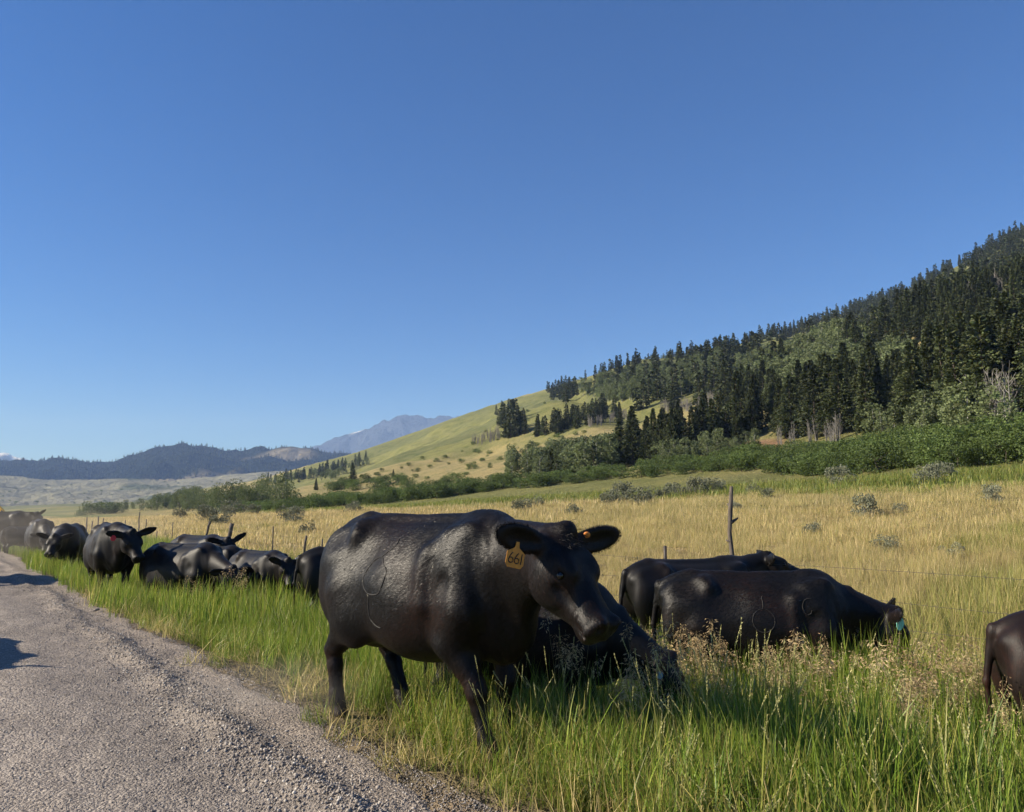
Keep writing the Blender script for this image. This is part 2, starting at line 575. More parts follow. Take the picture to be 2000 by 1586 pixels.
def drop(px, py, rmin=3.0, rmax=1600.0):
    """where the sight line through a picture point meets the land (nan when it does not)"""
    d = ray(px, py).reshape(-1, 3)
    d = d / d[:, 1:2]
    Ys = np.exp(np.linspace(math.log(rmin), math.log(rmax), 700))
    out = np.full((len(d), 3), np.nan)
    for c in range(0, len(d), 2000):
        q = d[c:c+2000]
        X = q[:, 0:1] * Ys; Z = CAM[2] + q[:, 2:3] * Ys
        below = Z < land_z(X, np.broadcast_to(Ys, X.shape))
        hit = below.any(1); k = below.argmax(1)
        Yh = Ys[k]
        p = np.stack([q[:, 0] * Yh, Yh, land_z(q[:, 0] * Yh, Yh)], 1)
        p[~hit] = np.nan
        out[c:c+2000] = p
    return out

# --- the ground, one sheet
azf = np.radians(np.concatenate([np.arange(-180, -43, 4.0), np.arange(-43, 43, 0.16), np.arange(43, 180, 4.0)]))
rr = np.concatenate([[0.6], np.exp(np.arange(math.log(1.2), math.log(2600), 0.0195))])
AZ, RR = np.meshgrid(azf, rr, indexing='ij')
gx = RR * np.sin(AZ); gy = RR * np.cos(AZ)
gz = land_z(gx, gy)
gu, gv = uv(gx, gy)
gz = gz - 0.12 * (1 - sstep(1.80, 2.08, gv + 0.5 * edge_wobble(gu))) * (gv > -4.6)
na, nr = gx.shape
gi = np.arange(na * nr).reshape(na, nr)
nxt = np.roll(gi, -1, 0)
gq = np.stack([gi[:, :-1], nxt[:, :-1], nxt[:, 1:], gi[:, 1:]], -1).reshape(-1, 4)
GV = np.stack([gx, gy, gz], -1).reshape(-1, 3)
GV = np.concatenate([GV, [[0, 0, -0.07]]])
gt = np.stack([np.full(na, na * nr), nxt[:, 0], gi[:, 0]], -1)

def pic_xy(x, y, z):
    """picture column and row of a point (used only to lay out what grows where)"""
    q = np.stack([x, y, z], -1) - CAM
    f = np.maximum(q @ FWD, 1e-3)
    return IMW / 2 + FPX * q[..., 0] / f, IMH / 2 - FPX * (q @ UPV) / f

# ground cover colours that belong to the place: dry field, lush creek strip, meadow, soil
gx1, gy1, gz1 = GV[:, 0], GV[:, 1], GV[:, 2]
u1, v1 = uv(gx1, gy1)
TAN = np.array((0.36, 0.275, 0.135)); GRN = np.array((0.15, 0.18, 0.055)); MEAD = np.array((0.20, 0.20, 0.075)); SOIL = np.array((0.30, 0.185, 0.115))
SAGE = np.array((0.20, 0.20, 0.12)); VERGE = np.array((0.16, 0.14, 0.055)); DIRT = np.array((0.22, 0.17, 0.12)); STRAW = np.array((0.315, 0.265, 0.125))
w1 = fbm(gx1, gy1, 0.05, 3, 1); w2 = fbm(gx1, gy1, 0.35, 3, 6)
gcol = np.tile(TAN, (len(GV), 1))
def lay(c, w):
    global gcol
    w = np.clip(w, 0, 1)[:, None]
    gcol = gcol * (1 - w) + c * w
lay(np.array((0.27, 0.235, 0.085)), 0.5 + 0.5 * w2 - 0.55)
lay(GRN, sstep(33, 47, v1 + 5 * w1 + 0.025 * np.clip(u1, 0, 200)))
dist1 = np.hypot(gx1, gy1)
hillw = sstep(58, 75, v1) * (gy1 > 1)
lay(MEAD, hillw)
band = fbm(gx1 + 0.6 * gy1, gy1, 0.008, 4, 12)
lay(STRAW, hillw * sstep(0.0, 0.9, band + 0.3 * w1))
lay(np.array((0.145, 0.155, 0.068)), hillw * sstep(0.1, 1.0, -band + 0.4 * w1) * 0.9)
lay(VERGE, sstep(9.5, 7.0, v1 + 0.8 * w2))
lay(DIRT, sstep(2.75, 2.15, v1))
pcx, pcy = pic_xy(gx1, gy1, gz1)
lay(SOIL, sstep(1.0, 0.6, np.hypot((pcx - 1452) / 75, (pcy - 876 + 0.12 * (pcx - 1452)) / 17) + 0.25 * w2) * (gy1 > 60) * (gy1 < 260))
lay(SAGE * 0.9, sstep(500, 900, dist1) * sstep(1.0, 0.0, hillw) * 0.6)

gm, nt, bs = mat('meadow_ground')
at_ = N(nt, 'ShaderNodeVertexColor', layer_name='Col')
geo = N(nt, 'ShaderNodeNewGeometry')
n1 = noise(nt, 1.7, 6, 0.7, geo.outputs['Position'])
n2 = noise(nt, 0.12, 6, 0.65, geo.outputs['Position'])
n3 = noise(nt, 14, 4, 0.7, geo.outputs['Position'])
r1 = ramp(nt, n1.outputs[0], [(0.30, (0.55, 0.58, 0.5)), (0.5, (1, 1, 1)), (0.72, (1.3, 1.24, 1.15))])
r2 = ramp(nt, n2.outputs[0], [(0.32, (0.66, 0.74, 0.6)), (0.5, (1, 1, 1)), (0.68, (1.22, 1.15, 1.1))])
c1 = mixc(nt, 'MULTIPLY', 1.0, at_.outputs[0], r1.outputs[0])
c1 = mixc(nt, 'MULTIPLY', 1.0, c1, r2.outputs[0])
r3 = ramp(nt, n3.outputs[0], [(0.3, (0.7, 0.7, 0.7)), (0.7, (1.25, 1.25, 1.25))])
c1 = mixc(nt, 'MULTIPLY', 0.8, c1, r3.outputs[0])
nt.links.new(c1, bs.inputs['Base Color'])
bs.inputs['Roughness'].default_value = 0.95
bs.inputs['Specular IOR Level'].default_value = 0.1
hh = N(nt, 'ShaderNodeMath', operation='ADD')
nt.links.new(n1.outputs[0], hh.inputs[0]); nt.links.new(n2.outputs[0], hh.inputs[1])
nt.links.new(bump(nt, hh.outputs[0], 1.0, 0.9), bs.inputs['Normal'])
link('ground', mk_mesh('ground', GV, [gq, gt], [gm], True, gcol), kind='structure', label='grassy valley floor and open hillside rising to the right')

# --- the gravel road
def road_z(u, v):
    z = 0.012 * np.cos((v + 1.2) * 0.8)
    ber = np.exp(-((v - 1.62 - 0.05 * np.sin(u * 0.9) - 0.03 * np.sin(u * 2.7)) / 0.13) ** 2)
    z = z + ber * (0.045 + 0.022 * fbm(u, v, 2.6, 3, 4))
    z = z + 0.010 * fbm(u, v, 1.3, 3, 8) + 0.010 * fbm(u * 0.35, v, 4.2, 2, 11) + 0.006 * fbm(u, v, 9.0, 3, 14)
    z = z + 0.003 * np.clip(fbm(u, v, 34.0, 2, 2), -1, 2) * (1 + 2 * ber)
    e = 2.06 - 0.5 * edge_wobble(u)
    z = z * (1 - sstep(-.2, .1, v - e)) - 0.75 * sstep(0.0, 0.9, v - e) + 0.015
    return z
ru = np.concatenate([np.arange(-12, 0.4, 0.5), np.arange(0.4, 9, 0.03), 9 * np.exp(np.arange(0, 3.4, 0.006))])
rv = np.concatenate([np.arange(-4.9, -2.0, 0.2), np.arange(-2.0, 2.95, 0.035)])
RU, RV = np.meshgrid(ru, rv, indexing='ij')
rx = RU * ROAD_D[0] + RV * ROAD_N[0]; ry = RU * ROAD_D[1] + RV * ROAD_N[1]
rz_ = road_z(RU, RV)
ri = np.arange(RU.size).reshape(RU.shape)
rq = np.stack([ri[:-1, :-1], ri[:-1, 1:], ri[1:, 1:], ri[1:, :-1]], -1).reshape(-1, 4)[:, ::-1]
rm, nt, bs = mat('road_gravel')
geo = N(nt, 'ShaderNodeNewGeometry')
v1_ = N(nt, 'ShaderNodeTexVoronoi'); v1_.inputs['Scale'].default_value = 62; nt.links.new(geo.outputs['Position'], v1_.inputs['Vector'])
v2_ = N(nt, 'ShaderNodeTexVoronoi'); v2_.inputs['Scale'].default_value = 150; nt.links.new(geo.outputs['Position'], v2_.inputs['Vector'])
na_ = noise(nt, 1.1, 6, 0.65, geo.outputs['Position'])
nb_ = noise(nt, 30, 5, 0.7, geo.outputs['Position'])
base = ramp(nt, na_.outputs[0], [(0.3, (0.22, 0.193, 0.168)), (0.52, (0.29, 0.256, 0.223)), (0.75, (0.35, 0.307, 0.262))])
hs = N(nt, 'ShaderNodeSeparateColor'); nt.links.new(v1_.outputs['Color'], hs.inputs[0])
st = ramp(nt, hs.outputs[0], [(0.0, (0.6, 0.6, 0.62)), (0.45, (0.95, 0.94, 0.93)), (0.8, (1.12, 1.1, 1.08)), (1.0, (1.5, 1.48, 1.42))])
rc = mixc(nt, 'MULTIPLY', 0.85, base.outputs[0], st.outputs[0])
nbr = ramp(nt, nb_.outputs[0], [(0.3, (0.72, 0.72, 0.72)), (0.7, (1.2, 1.2, 1.2))])
rc = mixc(nt, 'MULTIPLY', 0.8, rc, nbr.outputs[0])
sp_ = N(nt, 'ShaderNodeVectorMath', operation='DOT_PRODUCT'); nt.links.new(geo.outputs['Position'], sp_.inputs[0]); sp_.inputs[1].default_value = (0.804, 0.594, 0)
wob = noise(nt, 0.7, 3, 0.5, geo.outputs['Position'])
wv = N(nt, 'ShaderNodeMath', operation='MULTIPLY_ADD'); nt.links.new(wob.outputs[0], wv.inputs[0]); wv.inputs[1].default_value = 0.5; nt.links.new(sp_.outputs['Value'], wv.inputs[2])
mrt = N(nt, 'ShaderNodeMapRange'); mrt.inputs[1].default_value = -1.6; mrt.inputs[2].default_value = 2.4; nt.links.new(wv.outputs[0], mrt.inputs[0])
trk = ramp(nt, mrt.outputs[0], [(0.0, (1.0, 1.0, 1.0)), (0.28, (0.90, 0.90, 0.91)), (0.42, (1.12, 1.12, 1.12)), (0.58, (1.16, 1.15, 1.14)), (0.72, (0.88, 0.88, 0.89)), (0.85, (0.94, 0.93, 0.92)), (1.0, (1.08, 1.04, 0.98))])
rc = mixc(nt, 'MULTIPLY', 1.0, rc, trk.outputs[0])
nt.links.new(rc, bs.inputs['Base Color'])
bs.inputs['Roughness'].default_value = 0.95
bs.inputs['Specular IOR Level'].default_value = 0.15
ad = N(nt, 'ShaderNodeMath', operation='MULTIPLY_ADD'); ad.inputs[1].default_value = 0.45
nt.links.new(v2_.outputs['Distance'], ad.inputs[0]); nt.links.new(v1_.outputs['Distance'], ad.inputs[2])
ad2 = N(nt, 'ShaderNodeMath', operation='MULTIPLY_ADD'); ad2.inputs[1].default_value = -0.9
nt.links.new(nb_.outputs[0], ad2.inputs[0]); nt.links.new(ad.outputs[0], ad2.inputs[2])
bn = bump(nt, ad2.outputs[0], 0.9, -0.016)
nt.links.new(bn, bs.inputs['Normal'])
link('gravel_road', mk_mesh('gravel_road', np.stack([rx, ry, rz_], -1).reshape(-1, 3), rq, [rm], True), kind='structure', label='grey gravel road along the grass verge')

# --- hills and mountains across the valley
def far_range(name, label, pts, Y, depth, zbase, m, seed, rough, colf, back=0.6, frq=60, n=360, k=60):
    """a ridge with a front and a back slope; pts = (column, skyline row)"""
    pts = np.array(pts, float)
    X0 = np.linspace(pts[0, 0], pts[-1, 0], n)
    rows = np.interp(X0, pts[:, 0], pts[:, 1])
    kern = np.ones(5) / 5
    rows = np.convolve(np.pad(rows, 2, 'edge'), kern, 'valid')
    top = at(X0, rows, np.full(n, float(Y)))
    t = np.concatenate([np.linspace(0, 1, k), 1 + np.linspace(0, 1, k // 3)[1:] * back])
    az = top[:, 0] / Y
    YY = Y - depth + depth * t[None, :] + 0 * az[:, None]
    XX = az[:, None] * YY
    H = (top[:, 2] - zbase)[:, None]
    tc = np.minimum(t, 1)[None, :]
    prof = tc ** 1.15
    dn = np.maximum(t - 1, 0)[None, :]
    ero = fbm(XX / Y * frq, YY / Y * frq, 0.9, 5, seed, 0.55)
    rid = np.abs(fbm(XX / Y * frq, YY / Y * frq, 0.55, 4, seed + 3, 0.5))
    env = np.sin(math.pi * np.clip(tc, 0, 1)) * (t[None, :] <= 1)
    ZZ = zbase + H * (prof - 1.1 * dn) + H * rough * env * (0.45 * ero - 0.6 * rid)
    ZZ = ZZ + H * rough * 0.10 * fbm(XX / Y * frq, YY / Y * frq, 3.2, 3, seed + 5)
    V = np.stack([XX, YY, ZZ], -1)
    i = np.arange(n * len(t)).reshape(n, len(t))
    q = np.stack([i[:-1, :-1], i[1:, :-1], i[1:, 1:], i[:-1, 1:]], -1).reshape(-1, 4)
    cc = colf(V.reshape(-1, 3), np.broadcast_to(t[None, :], XX.shape).ravel(), (ero - rid).ravel())
    return link(name, mk_mesh(name, V.reshape(-1, 3), q, [m], True, cc), kind='structure', label=label), V, t

def far_mat(name, scale):
    m, nt, bs = mat(name)
    a = N(nt, 'ShaderNodeVertexColor', layer_name='Col')
    geo = N(nt, 'ShaderNodeNewGeometry')
    n = noise(nt, scale, 6, 0.7, geo.outputs['Position'])
    r = ramp(nt, n.outputs[0], [(0.35, (0.6, 0.62, 0.62)), (0.5, (1, 1, 1)), (0.7, (1.3, 1.28, 1.2))])
    nt.links.new(mixc(nt, 'MULTIPLY', 1.0, a.outputs[0], r.outputs[0]), bs.inputs['Base Color'])
    bs.inputs['Roughness'].default_value = 1.0
    bs.inputs['Specular IOR Level'].default_value = 0.0
    nt.links.new(bump(nt, n.outputs[0], 1.0, 0.6 / scale), bs.inputs['Normal'])
    return m

def c_sage(V, t, e):
    a = np.array((0.235, 0.23, 0.17)); b = np.array((0.12, 0.135, 0.09))
    w = sstep(0.2, 1.2, e + 0.5 * fbm(V[:, 0], V[:, 1], 0.012, 3, 4))[:, None]
    return a * (1 - w) + b * w
def c_forest(V, t, e):
    a = np.array((0.014, 0.020, 0.014)); b = np.array((0.23, 0.20, 0.14))
    w = sstep(0.50, 0.30, t + 0.16 * fbm(V[:, 0], V[:, 1], 0.004, 3, 4))
    w = np.maximum(w, 0.9 * sstep(1.1, 1.6, fbm(V[:, 0], V[:, 1], 0.0045, 3, 11) - .5))
    w = w[:, None]
    return a * (1 - w) + b * w
def c_hazed_rock(V, t, e):
    a = np.array((0.018, 0.028, 0.045)); b = np.array((0.05, 0.06, 0.085)); s_ = np.array((0.85, 0.87, 0.9))  # rock tones tinted dark blue, part of the distance haze painted in; snow white
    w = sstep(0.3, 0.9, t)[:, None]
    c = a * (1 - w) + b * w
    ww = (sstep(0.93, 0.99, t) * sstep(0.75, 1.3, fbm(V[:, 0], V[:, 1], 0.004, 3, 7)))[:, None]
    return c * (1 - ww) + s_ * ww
sage_hills, SAGEV, SAGET = far_range('sage_hills', 'pale grey sagebrush hills across the valley at left', [(-500, 925), (0, 930), (120, 938), (240, 934), (330, 940), (430, 928), (520, 922), (620, 915), (800, 920)], 2600, 1500, -30, far_mat('sage_slope', 0.02), 3, 0.17, c_sage, back=0.4, k=90, frq=34)
forest_hills, FORV, FORT = far_range('forested_hills', 'dark conifer covered hills on the skyline at left', [(-500, 880), (-200, 900), (0, 899), (60, 899), (110, 895), (150, 898), (200, 904), (225, 901), (260, 887), (300, 876), (355, 865), (400, 871), (430, 879), (480, 877), (520, 874), (580, 872), (620, 880), (660, 884), (760, 890), (900, 905)], 3900, 1300, 20, far_mat('forest_slope', 0.012), 6, 0.16, c_forest)
far_range('distant_mountain', 'hazy blue mountain with snow flecks behind the hillside', [(540, 905), (580, 884), (610, 872), (645, 860), (700, 842), (720, 836), (748, 824), (772, 815), (788, 812), (802, 813), (815, 812), (835, 815), (860, 814), (885, 816), (900, 812), (940, 826), (1000, 840), (1200, 900)], 9500, 2400, 60, far_mat('hazed_rock_slope', 0.003), 9, 0.17, c_hazed_rock, n=420)
far_range('distant_peak', 'small hazy blue peak at the left edge', [(-300, 890), (-100, 865), (0, 886), (12, 887), (30, 893), (90, 900), (160, 912)], 9000, 1600, 60, far_mat('peak_slope', 0.003), 12, 0.25, c_hazed_rock, n=120)

# --- the air
def box_mesh(name, lo, hi, m=None):
    x0, y0, z0 = lo; x1, y1, z1 = hi
    V = [(x0,y0,z0),(x1,y0,z0),(x1,y1,z0),(x0,y1,z0),(x0,y0,z1),(x1,y0,z1),(x1,y1,z1),(x0,y1,z1)]
    F = [(0,3,2,1),(4,5,6,7),(0,1,5,4),(1,2,6,5),(2,3,7,6),(3,0,4,7)]
    return mk_mesh(name, V, np.array(F), [m] if m else [])
hm = bpy.data.materials.new('haze_air'); hm.use_nodes = True
hn = hm.node_tree; hn.nodes.clear()
pv = hn.nodes.new('ShaderNodeVolumePrincipled'); ho = hn.nodes.new('ShaderNodeOutputMaterial')
pv.inputs['Color'].default_value = (0.36, 0.55, 1.0, 1)
pv.inputs['Density'].default_value = 1.0e-4
pv.inputs['Absorption Color'].default_value = (0.5, 0.5, 0.5, 1)
pv.inputs['Anisotropy'].default_value = 0.0
hn.links.new(pv.outputs[0], ho.inputs['Volume'])
link('haze', box_mesh('haze', (-9000, -2700, -900), (9000, 11500, 1330), hm), kind='stuff', label='thin blue summer haze filling the valley')
# ------------------------------------------------------------------ the herd
def hide_material(name='black_hide', k=(1, 1, 1)):
    m, nt, bs = mat(name)
    tc = N(nt, 'ShaderNodeTexCoord')
    mp = N(nt, 'ShaderNodeMapping'); mp.inputs['Scale'].default_value = (60, 60, 7)
    nt.links.new(tc.outputs['Object'], mp.inputs['Vector'])
    hair = noise(nt, 2.2, 3, 0.6, mp.outputs[0])
    fine = noise(nt, 190, 2, 0.6, tc.outputs['Object'])
    pat = noise(nt, 3.1, 4, 0.6, tc.outputs['Object'])
    sep = N(nt, 'ShaderNodeSeparateXYZ'); nt.links.new(tc.outputs['Object'], sep.inputs[0])
    oi = N(nt, 'ShaderNodeObjectInfo')
    # sun-bleached brown tinge in patches, a little dust on back and legs
    brown = ramp(nt, pat.outputs[0], [(0.46, (0.0026, 0.0023, 0.0022)), (0.66, (0.008, 0.0044, 0.0033))])
    hr = ramp(nt, hair.outputs[0], [(0.3, (0.6, 0.6, 0.6)), (0.7, (1.5, 1.5, 1.5))])
    c = mixc(nt, 'MULTIPLY', 1.0, brown.outputs[0], hr.outputs[0])
    if k != (1, 1, 1):
        c = mixc(nt, 'MULTIPLY', 1.0, c, k)
    low = N(nt, 'ShaderNodeMapRange'); low.inputs[1].default_value = 0.32; low.inputs[2].default_value = 0.0; low.inputs[3].default_value = 0.0; low.inputs[4].default_value = 0.7
    nt.links.new(sep.outputs[2], low.inputs[0])
    dn = noise(nt, 9, 4, 0.7, tc.outputs['Object'])
    mu = N(nt, 'ShaderNodeMath', operation='MULTIPLY'); nt.links.new(low.outputs[0], mu.inputs[0]); nt.links.new(dn.outputs[0], mu.inputs[1])
    c = mixc(nt, 'MIX', mu.outputs[0], c, (0.085, 0.07, 0.055))
    nt.links.new(c, bs.inputs['Base Color'])
    rr_ = N(nt, 'ShaderNodeMapRange'); rr_.inputs[3].default_value = 0.42; rr_.inputs[4].default_value = 0.60
    nt.links.new(pat.outputs[0], rr_.inputs[0]); nt.links.new(rr_.outputs[0], bs.inputs['Roughness'])
    bs.inputs['Specular IOR Level'].default_value = 0.25
    bs.inputs['Sheen Weight'].default_value = 0.02
    bs.inputs['Sheen Roughness'].default_value = 0.45
    bs.inputs['Sheen Tint'].default_value = (0.9, 0.85, 0.8, 1)
    ad = N(nt, 'ShaderNodeMath', operation='MULTIPLY_ADD'); ad.inputs[1].default_value = 0.5
    nt.links.new(fine.outputs[0], ad.inputs[0]); nt.links.new(hair.outputs[0], ad.inputs[2])
    nt.links.new(bump(nt, ad.outputs[0], 0.5, 0.004), bs.inputs['Normal'])
    return m
HIDE = hide_material()
BROWN_HIDE = hide_material('brown_hide', (3.2, 2.0, 1.55))

def plain(name, col, rough=0.5, spec=0.5):
    m, nt, bs = mat(name)
    tc = N(nt, 'ShaderNodeTexCoord')
    n = noise(nt, 40, 4, 0.6, tc.outputs['Object'])
    r = ramp(nt, n.outputs[0], [(0.3, (0.82, 0.82, 0.82)), (0.7, (1.12, 1.12, 1.12))])
    nt.links.new(mixc(nt, 'MULTIPLY', 1.0, col, r.outputs[0]), bs.inputs['Base Color'])
    bs.inputs['Roughness'].default_value = rough
    bs.inputs['Specular IOR Level'].default_value = spec
    return m
EYE = plain('eye', (0.006, 0.004, 0.0012), 0.08, 0.6)
NOSE = plain('wet_nose', (0.010, 0.0095, 0.0095), 0.28, 0.5)
HOOF = plain('hoof_horn', (0.03, 0.026, 0.022), 0.6)
SCAR = plain('scar_hide', (0.016, 0.0145, 0.0135), 0.7, 0.3)
TAGS = {'yellow': plain('yellow_tag', (0.62, 0.26, 0.03), 0.5), 'orange': plain('orange_tag', (0.75, 0.26, 0.05), 0.5), 'red': plain('red_tag', (0.50, 0.015, 0.025), 0.5),
        'green': plain('green_tag', (0.26, 0.72, 0.52), 0.5), 'white': plain('white_tag', (0.75, 0.75, 0.72), 0.5), 'blue': plain('blue_tag', (0.30, 0.42, 0.45), 0.5)}
INK = plain('tag_ink', (0.012, 0.010, 0.010), 0.6)
HAIR = plain('ear_hair', (0.010, 0.0085, 0.008), 0.6, 0.3)

def uv_sphere(r, nu=12, nv=8, sc=(1, 1, 1)):
    V = [(0, 0, r)]
    for j in range(1, nv):
        a = math.pi * j / nv
        for i in range(nu):
            b = 2 * math.pi * i / nu
            V.append((r * math.sin(a) * math.cos(b), r * math.sin(a) * math.sin(b), r * math.cos(a)))
    V.append((0, 0, -r))
    T, Q = [], []
    for i in range(nu):
        T.append((0, 1 + i, 1 + (i + 1) % nu))
        T.append((len(V) - 1, 1 + (nv - 2) * nu + (i + 1) % nu, 1 + (nv - 2) * nu + i))
    for j in range(nv - 2):
        for i in range(nu):
            a = 1 + j * nu + i; b = 1 + j * nu + (i + 1) % nu
            Q.append((a, a + nu, b + nu, b))
    return np.array(V) * np.array(sc), [np.array(T), np.array(Q)]

def tube_mesh(name, pts, rad, m, nseg=6, smooth=True, cap=True):
    V, F = tube_vf(pts, rad, nseg, cap)
    return mk_mesh(name, V, F, [m], smooth)

def tube_vf(pts, rad, nseg=6, cap=True):
    pts = np.asarray(pts, float); n = len(pts)
    rad = np.broadcast_to(np.asarray(rad, float), (n,))
    tan = np.gradient(pts, axis=0); tan /= np.linalg.norm(tan, axis=1)[:, None] + 1e-9
    ref = np.array((0.0, 0, 1)) if abs(tan[0, 2]) < 0.9 else np.array((1.0, 0, 0))
    a = np.cross(tan, ref); a /= np.linalg.norm(a, axis=1)[:, None] + 1e-9
    b = np.cross(tan, a)
    th = np.linspace(0, 2 * math.pi, nseg, endpoint=False)
    V = (pts[:, None] + rad[:, None, None] * (np.cos(th)[None, :, None] * a[:, None] + np.sin(th)[None, :, None] * b[:, None])).reshape(-1, 3)
    i = np.arange(n * nseg).reshape(n, nseg)
    q = np.stack([i[:-1], np.roll(i, -1, 1)[:-1], np.roll(i, -1, 1)[1:], i[1:]], -1).reshape(-1, 4)
    F = [q]
    if cap:
        V = np.concatenate([V, pts[[0, -1]]])
        c0, c1 = n * nseg, n * nseg + 1
        F.append(np.array([(c0, i[0, (k + 1) % nseg], i[0, k]) for k in range(nseg)] + [(c1, i[-1, k], i[-1, (k + 1) % nseg]) for k in range(nseg)]))
    return V, F

def slab(name, outline, th, m):
    """outline (x,z) polygon extruded to a thin plate facing -y, rounded a little by a smaller back"""
    o = np.array(outline, float); n = len(o)
    V = np.concatenate([np.c_[o[:, 0] * .96, np.full(n, -th / 2), o[:, 1] * .985], np.c_[o[:, 0], np.zeros(n), o[:, 1]], np.c_[o[:, 0] * .96, np.full(n, th / 2), o[:, 1] * .985]])
    me = bpy.data.meshes.new(name)
    F = [list(range(n)), list(range(3 * n - 1, 2 * n - 1, -1))]
    for k in range(n):
        j = (k + 1) % n
        F.append([k, k + n, j + n, j]); F.append([k + n, k + 2 * n, j + 2 * n, j + n])
    me.from_pydata(V.tolist(), [], F); me.update(); me.materials.append(m)
    return me

def stroke_digits(text, h, w, gap):
    """hand-lettered numerals as polylines in (x,z)"""
    out = []; x = 0
    t = np.linspace(0, 1, 16)
    for ch in text:
        if ch == '6':
            a = 2 * math.pi * t
            out.append(np.c_[x + w * .5 + w * .46 * np.sin(a), h * .27 - h * .25 * np.cos(a)])
            out.append(np.c_[x + w * .06 + w * .62 * (t ** 1.6), h * .30 + h * .70 * t ** .9])
            x += w + gap
        elif ch == '1':
            out.append(np.c_[x + w * .22 + 0 * t, h * t])
            x += w * .4 + gap
        elif ch == '8':
            a = 2 * math.pi * t
            out.append(np.c_[x + w * .5 + w * .44 * np.sin(a), h * .25 - h * .24 * np.cos(a)])
            out.append(np.c_[x + w * .5 + w * .38 * np.sin(a), h * .74 - h * .24 * np.cos(a)])
            x += w + gap
    wd = x - gap
    return [p - np.array((wd / 2, h / 2)) for p in out]

COAT, nt, bs = mat('coat_hair')
a_ = N(nt, 'ShaderNodeVertexColor', layer_name='Col')
nt.links.new(a_.outputs[0], bs.inputs['Base Color'])
bs.inputs['Roughness'].default_value = 0.44
bs.inputs['Specular IOR Level'].default_value = 0.26

def coat(root, me, po, n, L, w, seed=3):
    """short hair lying along the body"""
    r_ = np.random.default_rng(seed)
    nv = len(me.vertices); V = np.empty(nv * 3, np.float32); me.vertices.foreach_get('co', V); V = V.reshape(-1, 3)
    nq = len(me.polygons); Q = np.empty(nq * 4, np.int32); me.polygons.foreach_get('vertices', Q); Q = Q.reshape(-1, 4)
    A, B, Cq, D = (V[Q[:, k]] for k in range(4))
    nrm = np.cross(Cq - A, D - B); ar = np.linalg.norm(nrm, axis=1); nrm /= ar[:, None] + 1e-12
    f = r_.choice(nq, n, p=ar / ar.sum())
    s, t = r_.uniform(0, 1, (2, n, 1))
    P = (A[f] * (1 - s) + B[f] * s) * (1 - t) + (D[f] * (1 - s) + Cq[f] * s) * t
    nn = nrm[f]
    qh = (P - po.poll) @ po.R / po.hs
    onhead = (np.abs(qh) < (0.62, .42, .3)).all(1)
    flow = np.tile(np.array((-1.0, 0, -0.55)), (n, 1))
    flow[:, 2] -= 1.4 * np.clip((0.75 - P[:, 2]) * 3, 0, 1)
    flow[onhead] = -po.R[:, 0] * .3 + np.array((0, 0, -.3))
    fh = onhead & (qh[:, 0] > .08)
    flow[fh] = po.R[:, 0]
    flow += r_.normal(0, .16, (n, 3)) + .25 * np.sin(P * 9 + 1.3)[:, [1, 2, 0]]
    flow -= nn * (flow * nn).sum(1)[:, None]
    flow /= np.linalg.norm(flow, axis=1)[:, None] + 1e-9
    lift = np.abs(r_.normal(0, .08, n))[:, None]
    d = flow + nn * lift
    q_ = P[:, 0] * .85 - P[:, 2] * .5 + .02 * np.sin(P[:, 2] * 23 + P[:, 0] * 9)
    streak = .5 * np.sin(q_ * 115 + 2 * np.sin(q_ * 31)) + .5 * np.sin(q_ * 210 + 3 * np.sin(P[:, 2] * 7))
    sd = np.cross(flow, nn) + nn * (r_.normal(0, .12, n) + .11 * streak)[:, None]
    ln = (L * r_.uniform(.5, 1.2, n) * np.where(onhead, .7, 1))[:, None]
    keep = (P[:, 2] > .10) & ~(onhead & (qh[:, 0] > .47))
    R0 = P + nn * .0006
    T = np.stack([R0 - sd * w, R0 + sd * w, R0 + d * ln], 1)[keep].reshape(-1, 3)
    k = keep.sum()
    br = np.clip(np.sin(P[keep] @ np.array((5.1, 3.3, -4.2)) + 2 * np.sin(P[keep, 2] * 6)) * .6 + r_.normal(0, .35, k) + .5 * np.exp(-((P[keep, 0] - .38) / .22) ** 2 - ((P[keep, 2] - .82) / .22) ** 2) + .5 * np.clip((.62 - P[keep, 2]) * 5, 0, 1) - .25, 0, 1)[:, None]
    c = np.array((.0030, .0027, .0026)) * (1 - br) + np.array((.020, .0085, .005)) * br
    c = c * r_.uniform(.6, 1.9, (k, 1))
    link('coat', mk_mesh('coat', T, np.arange(3 * k).reshape(-1, 3), [COAT], False, np.repeat(c, 3, 0)), root, kind='stuff')

TAG_OUT = [(-.009, 0), (.009, 0), (.014, -.030), (.056, -.055), (.056, -.112), (.040, -.130), (-.040, -.130), (-.056, -.112), (-.056, -.055), (-.014, -.030)]
TAG_ROUND = [(.045 * math.sin(a) , -.05 + .05 * math.cos(a)) for a in np.linspace(0, 2 * math.pi, 14, endpoint=False)]
SKINS = {}

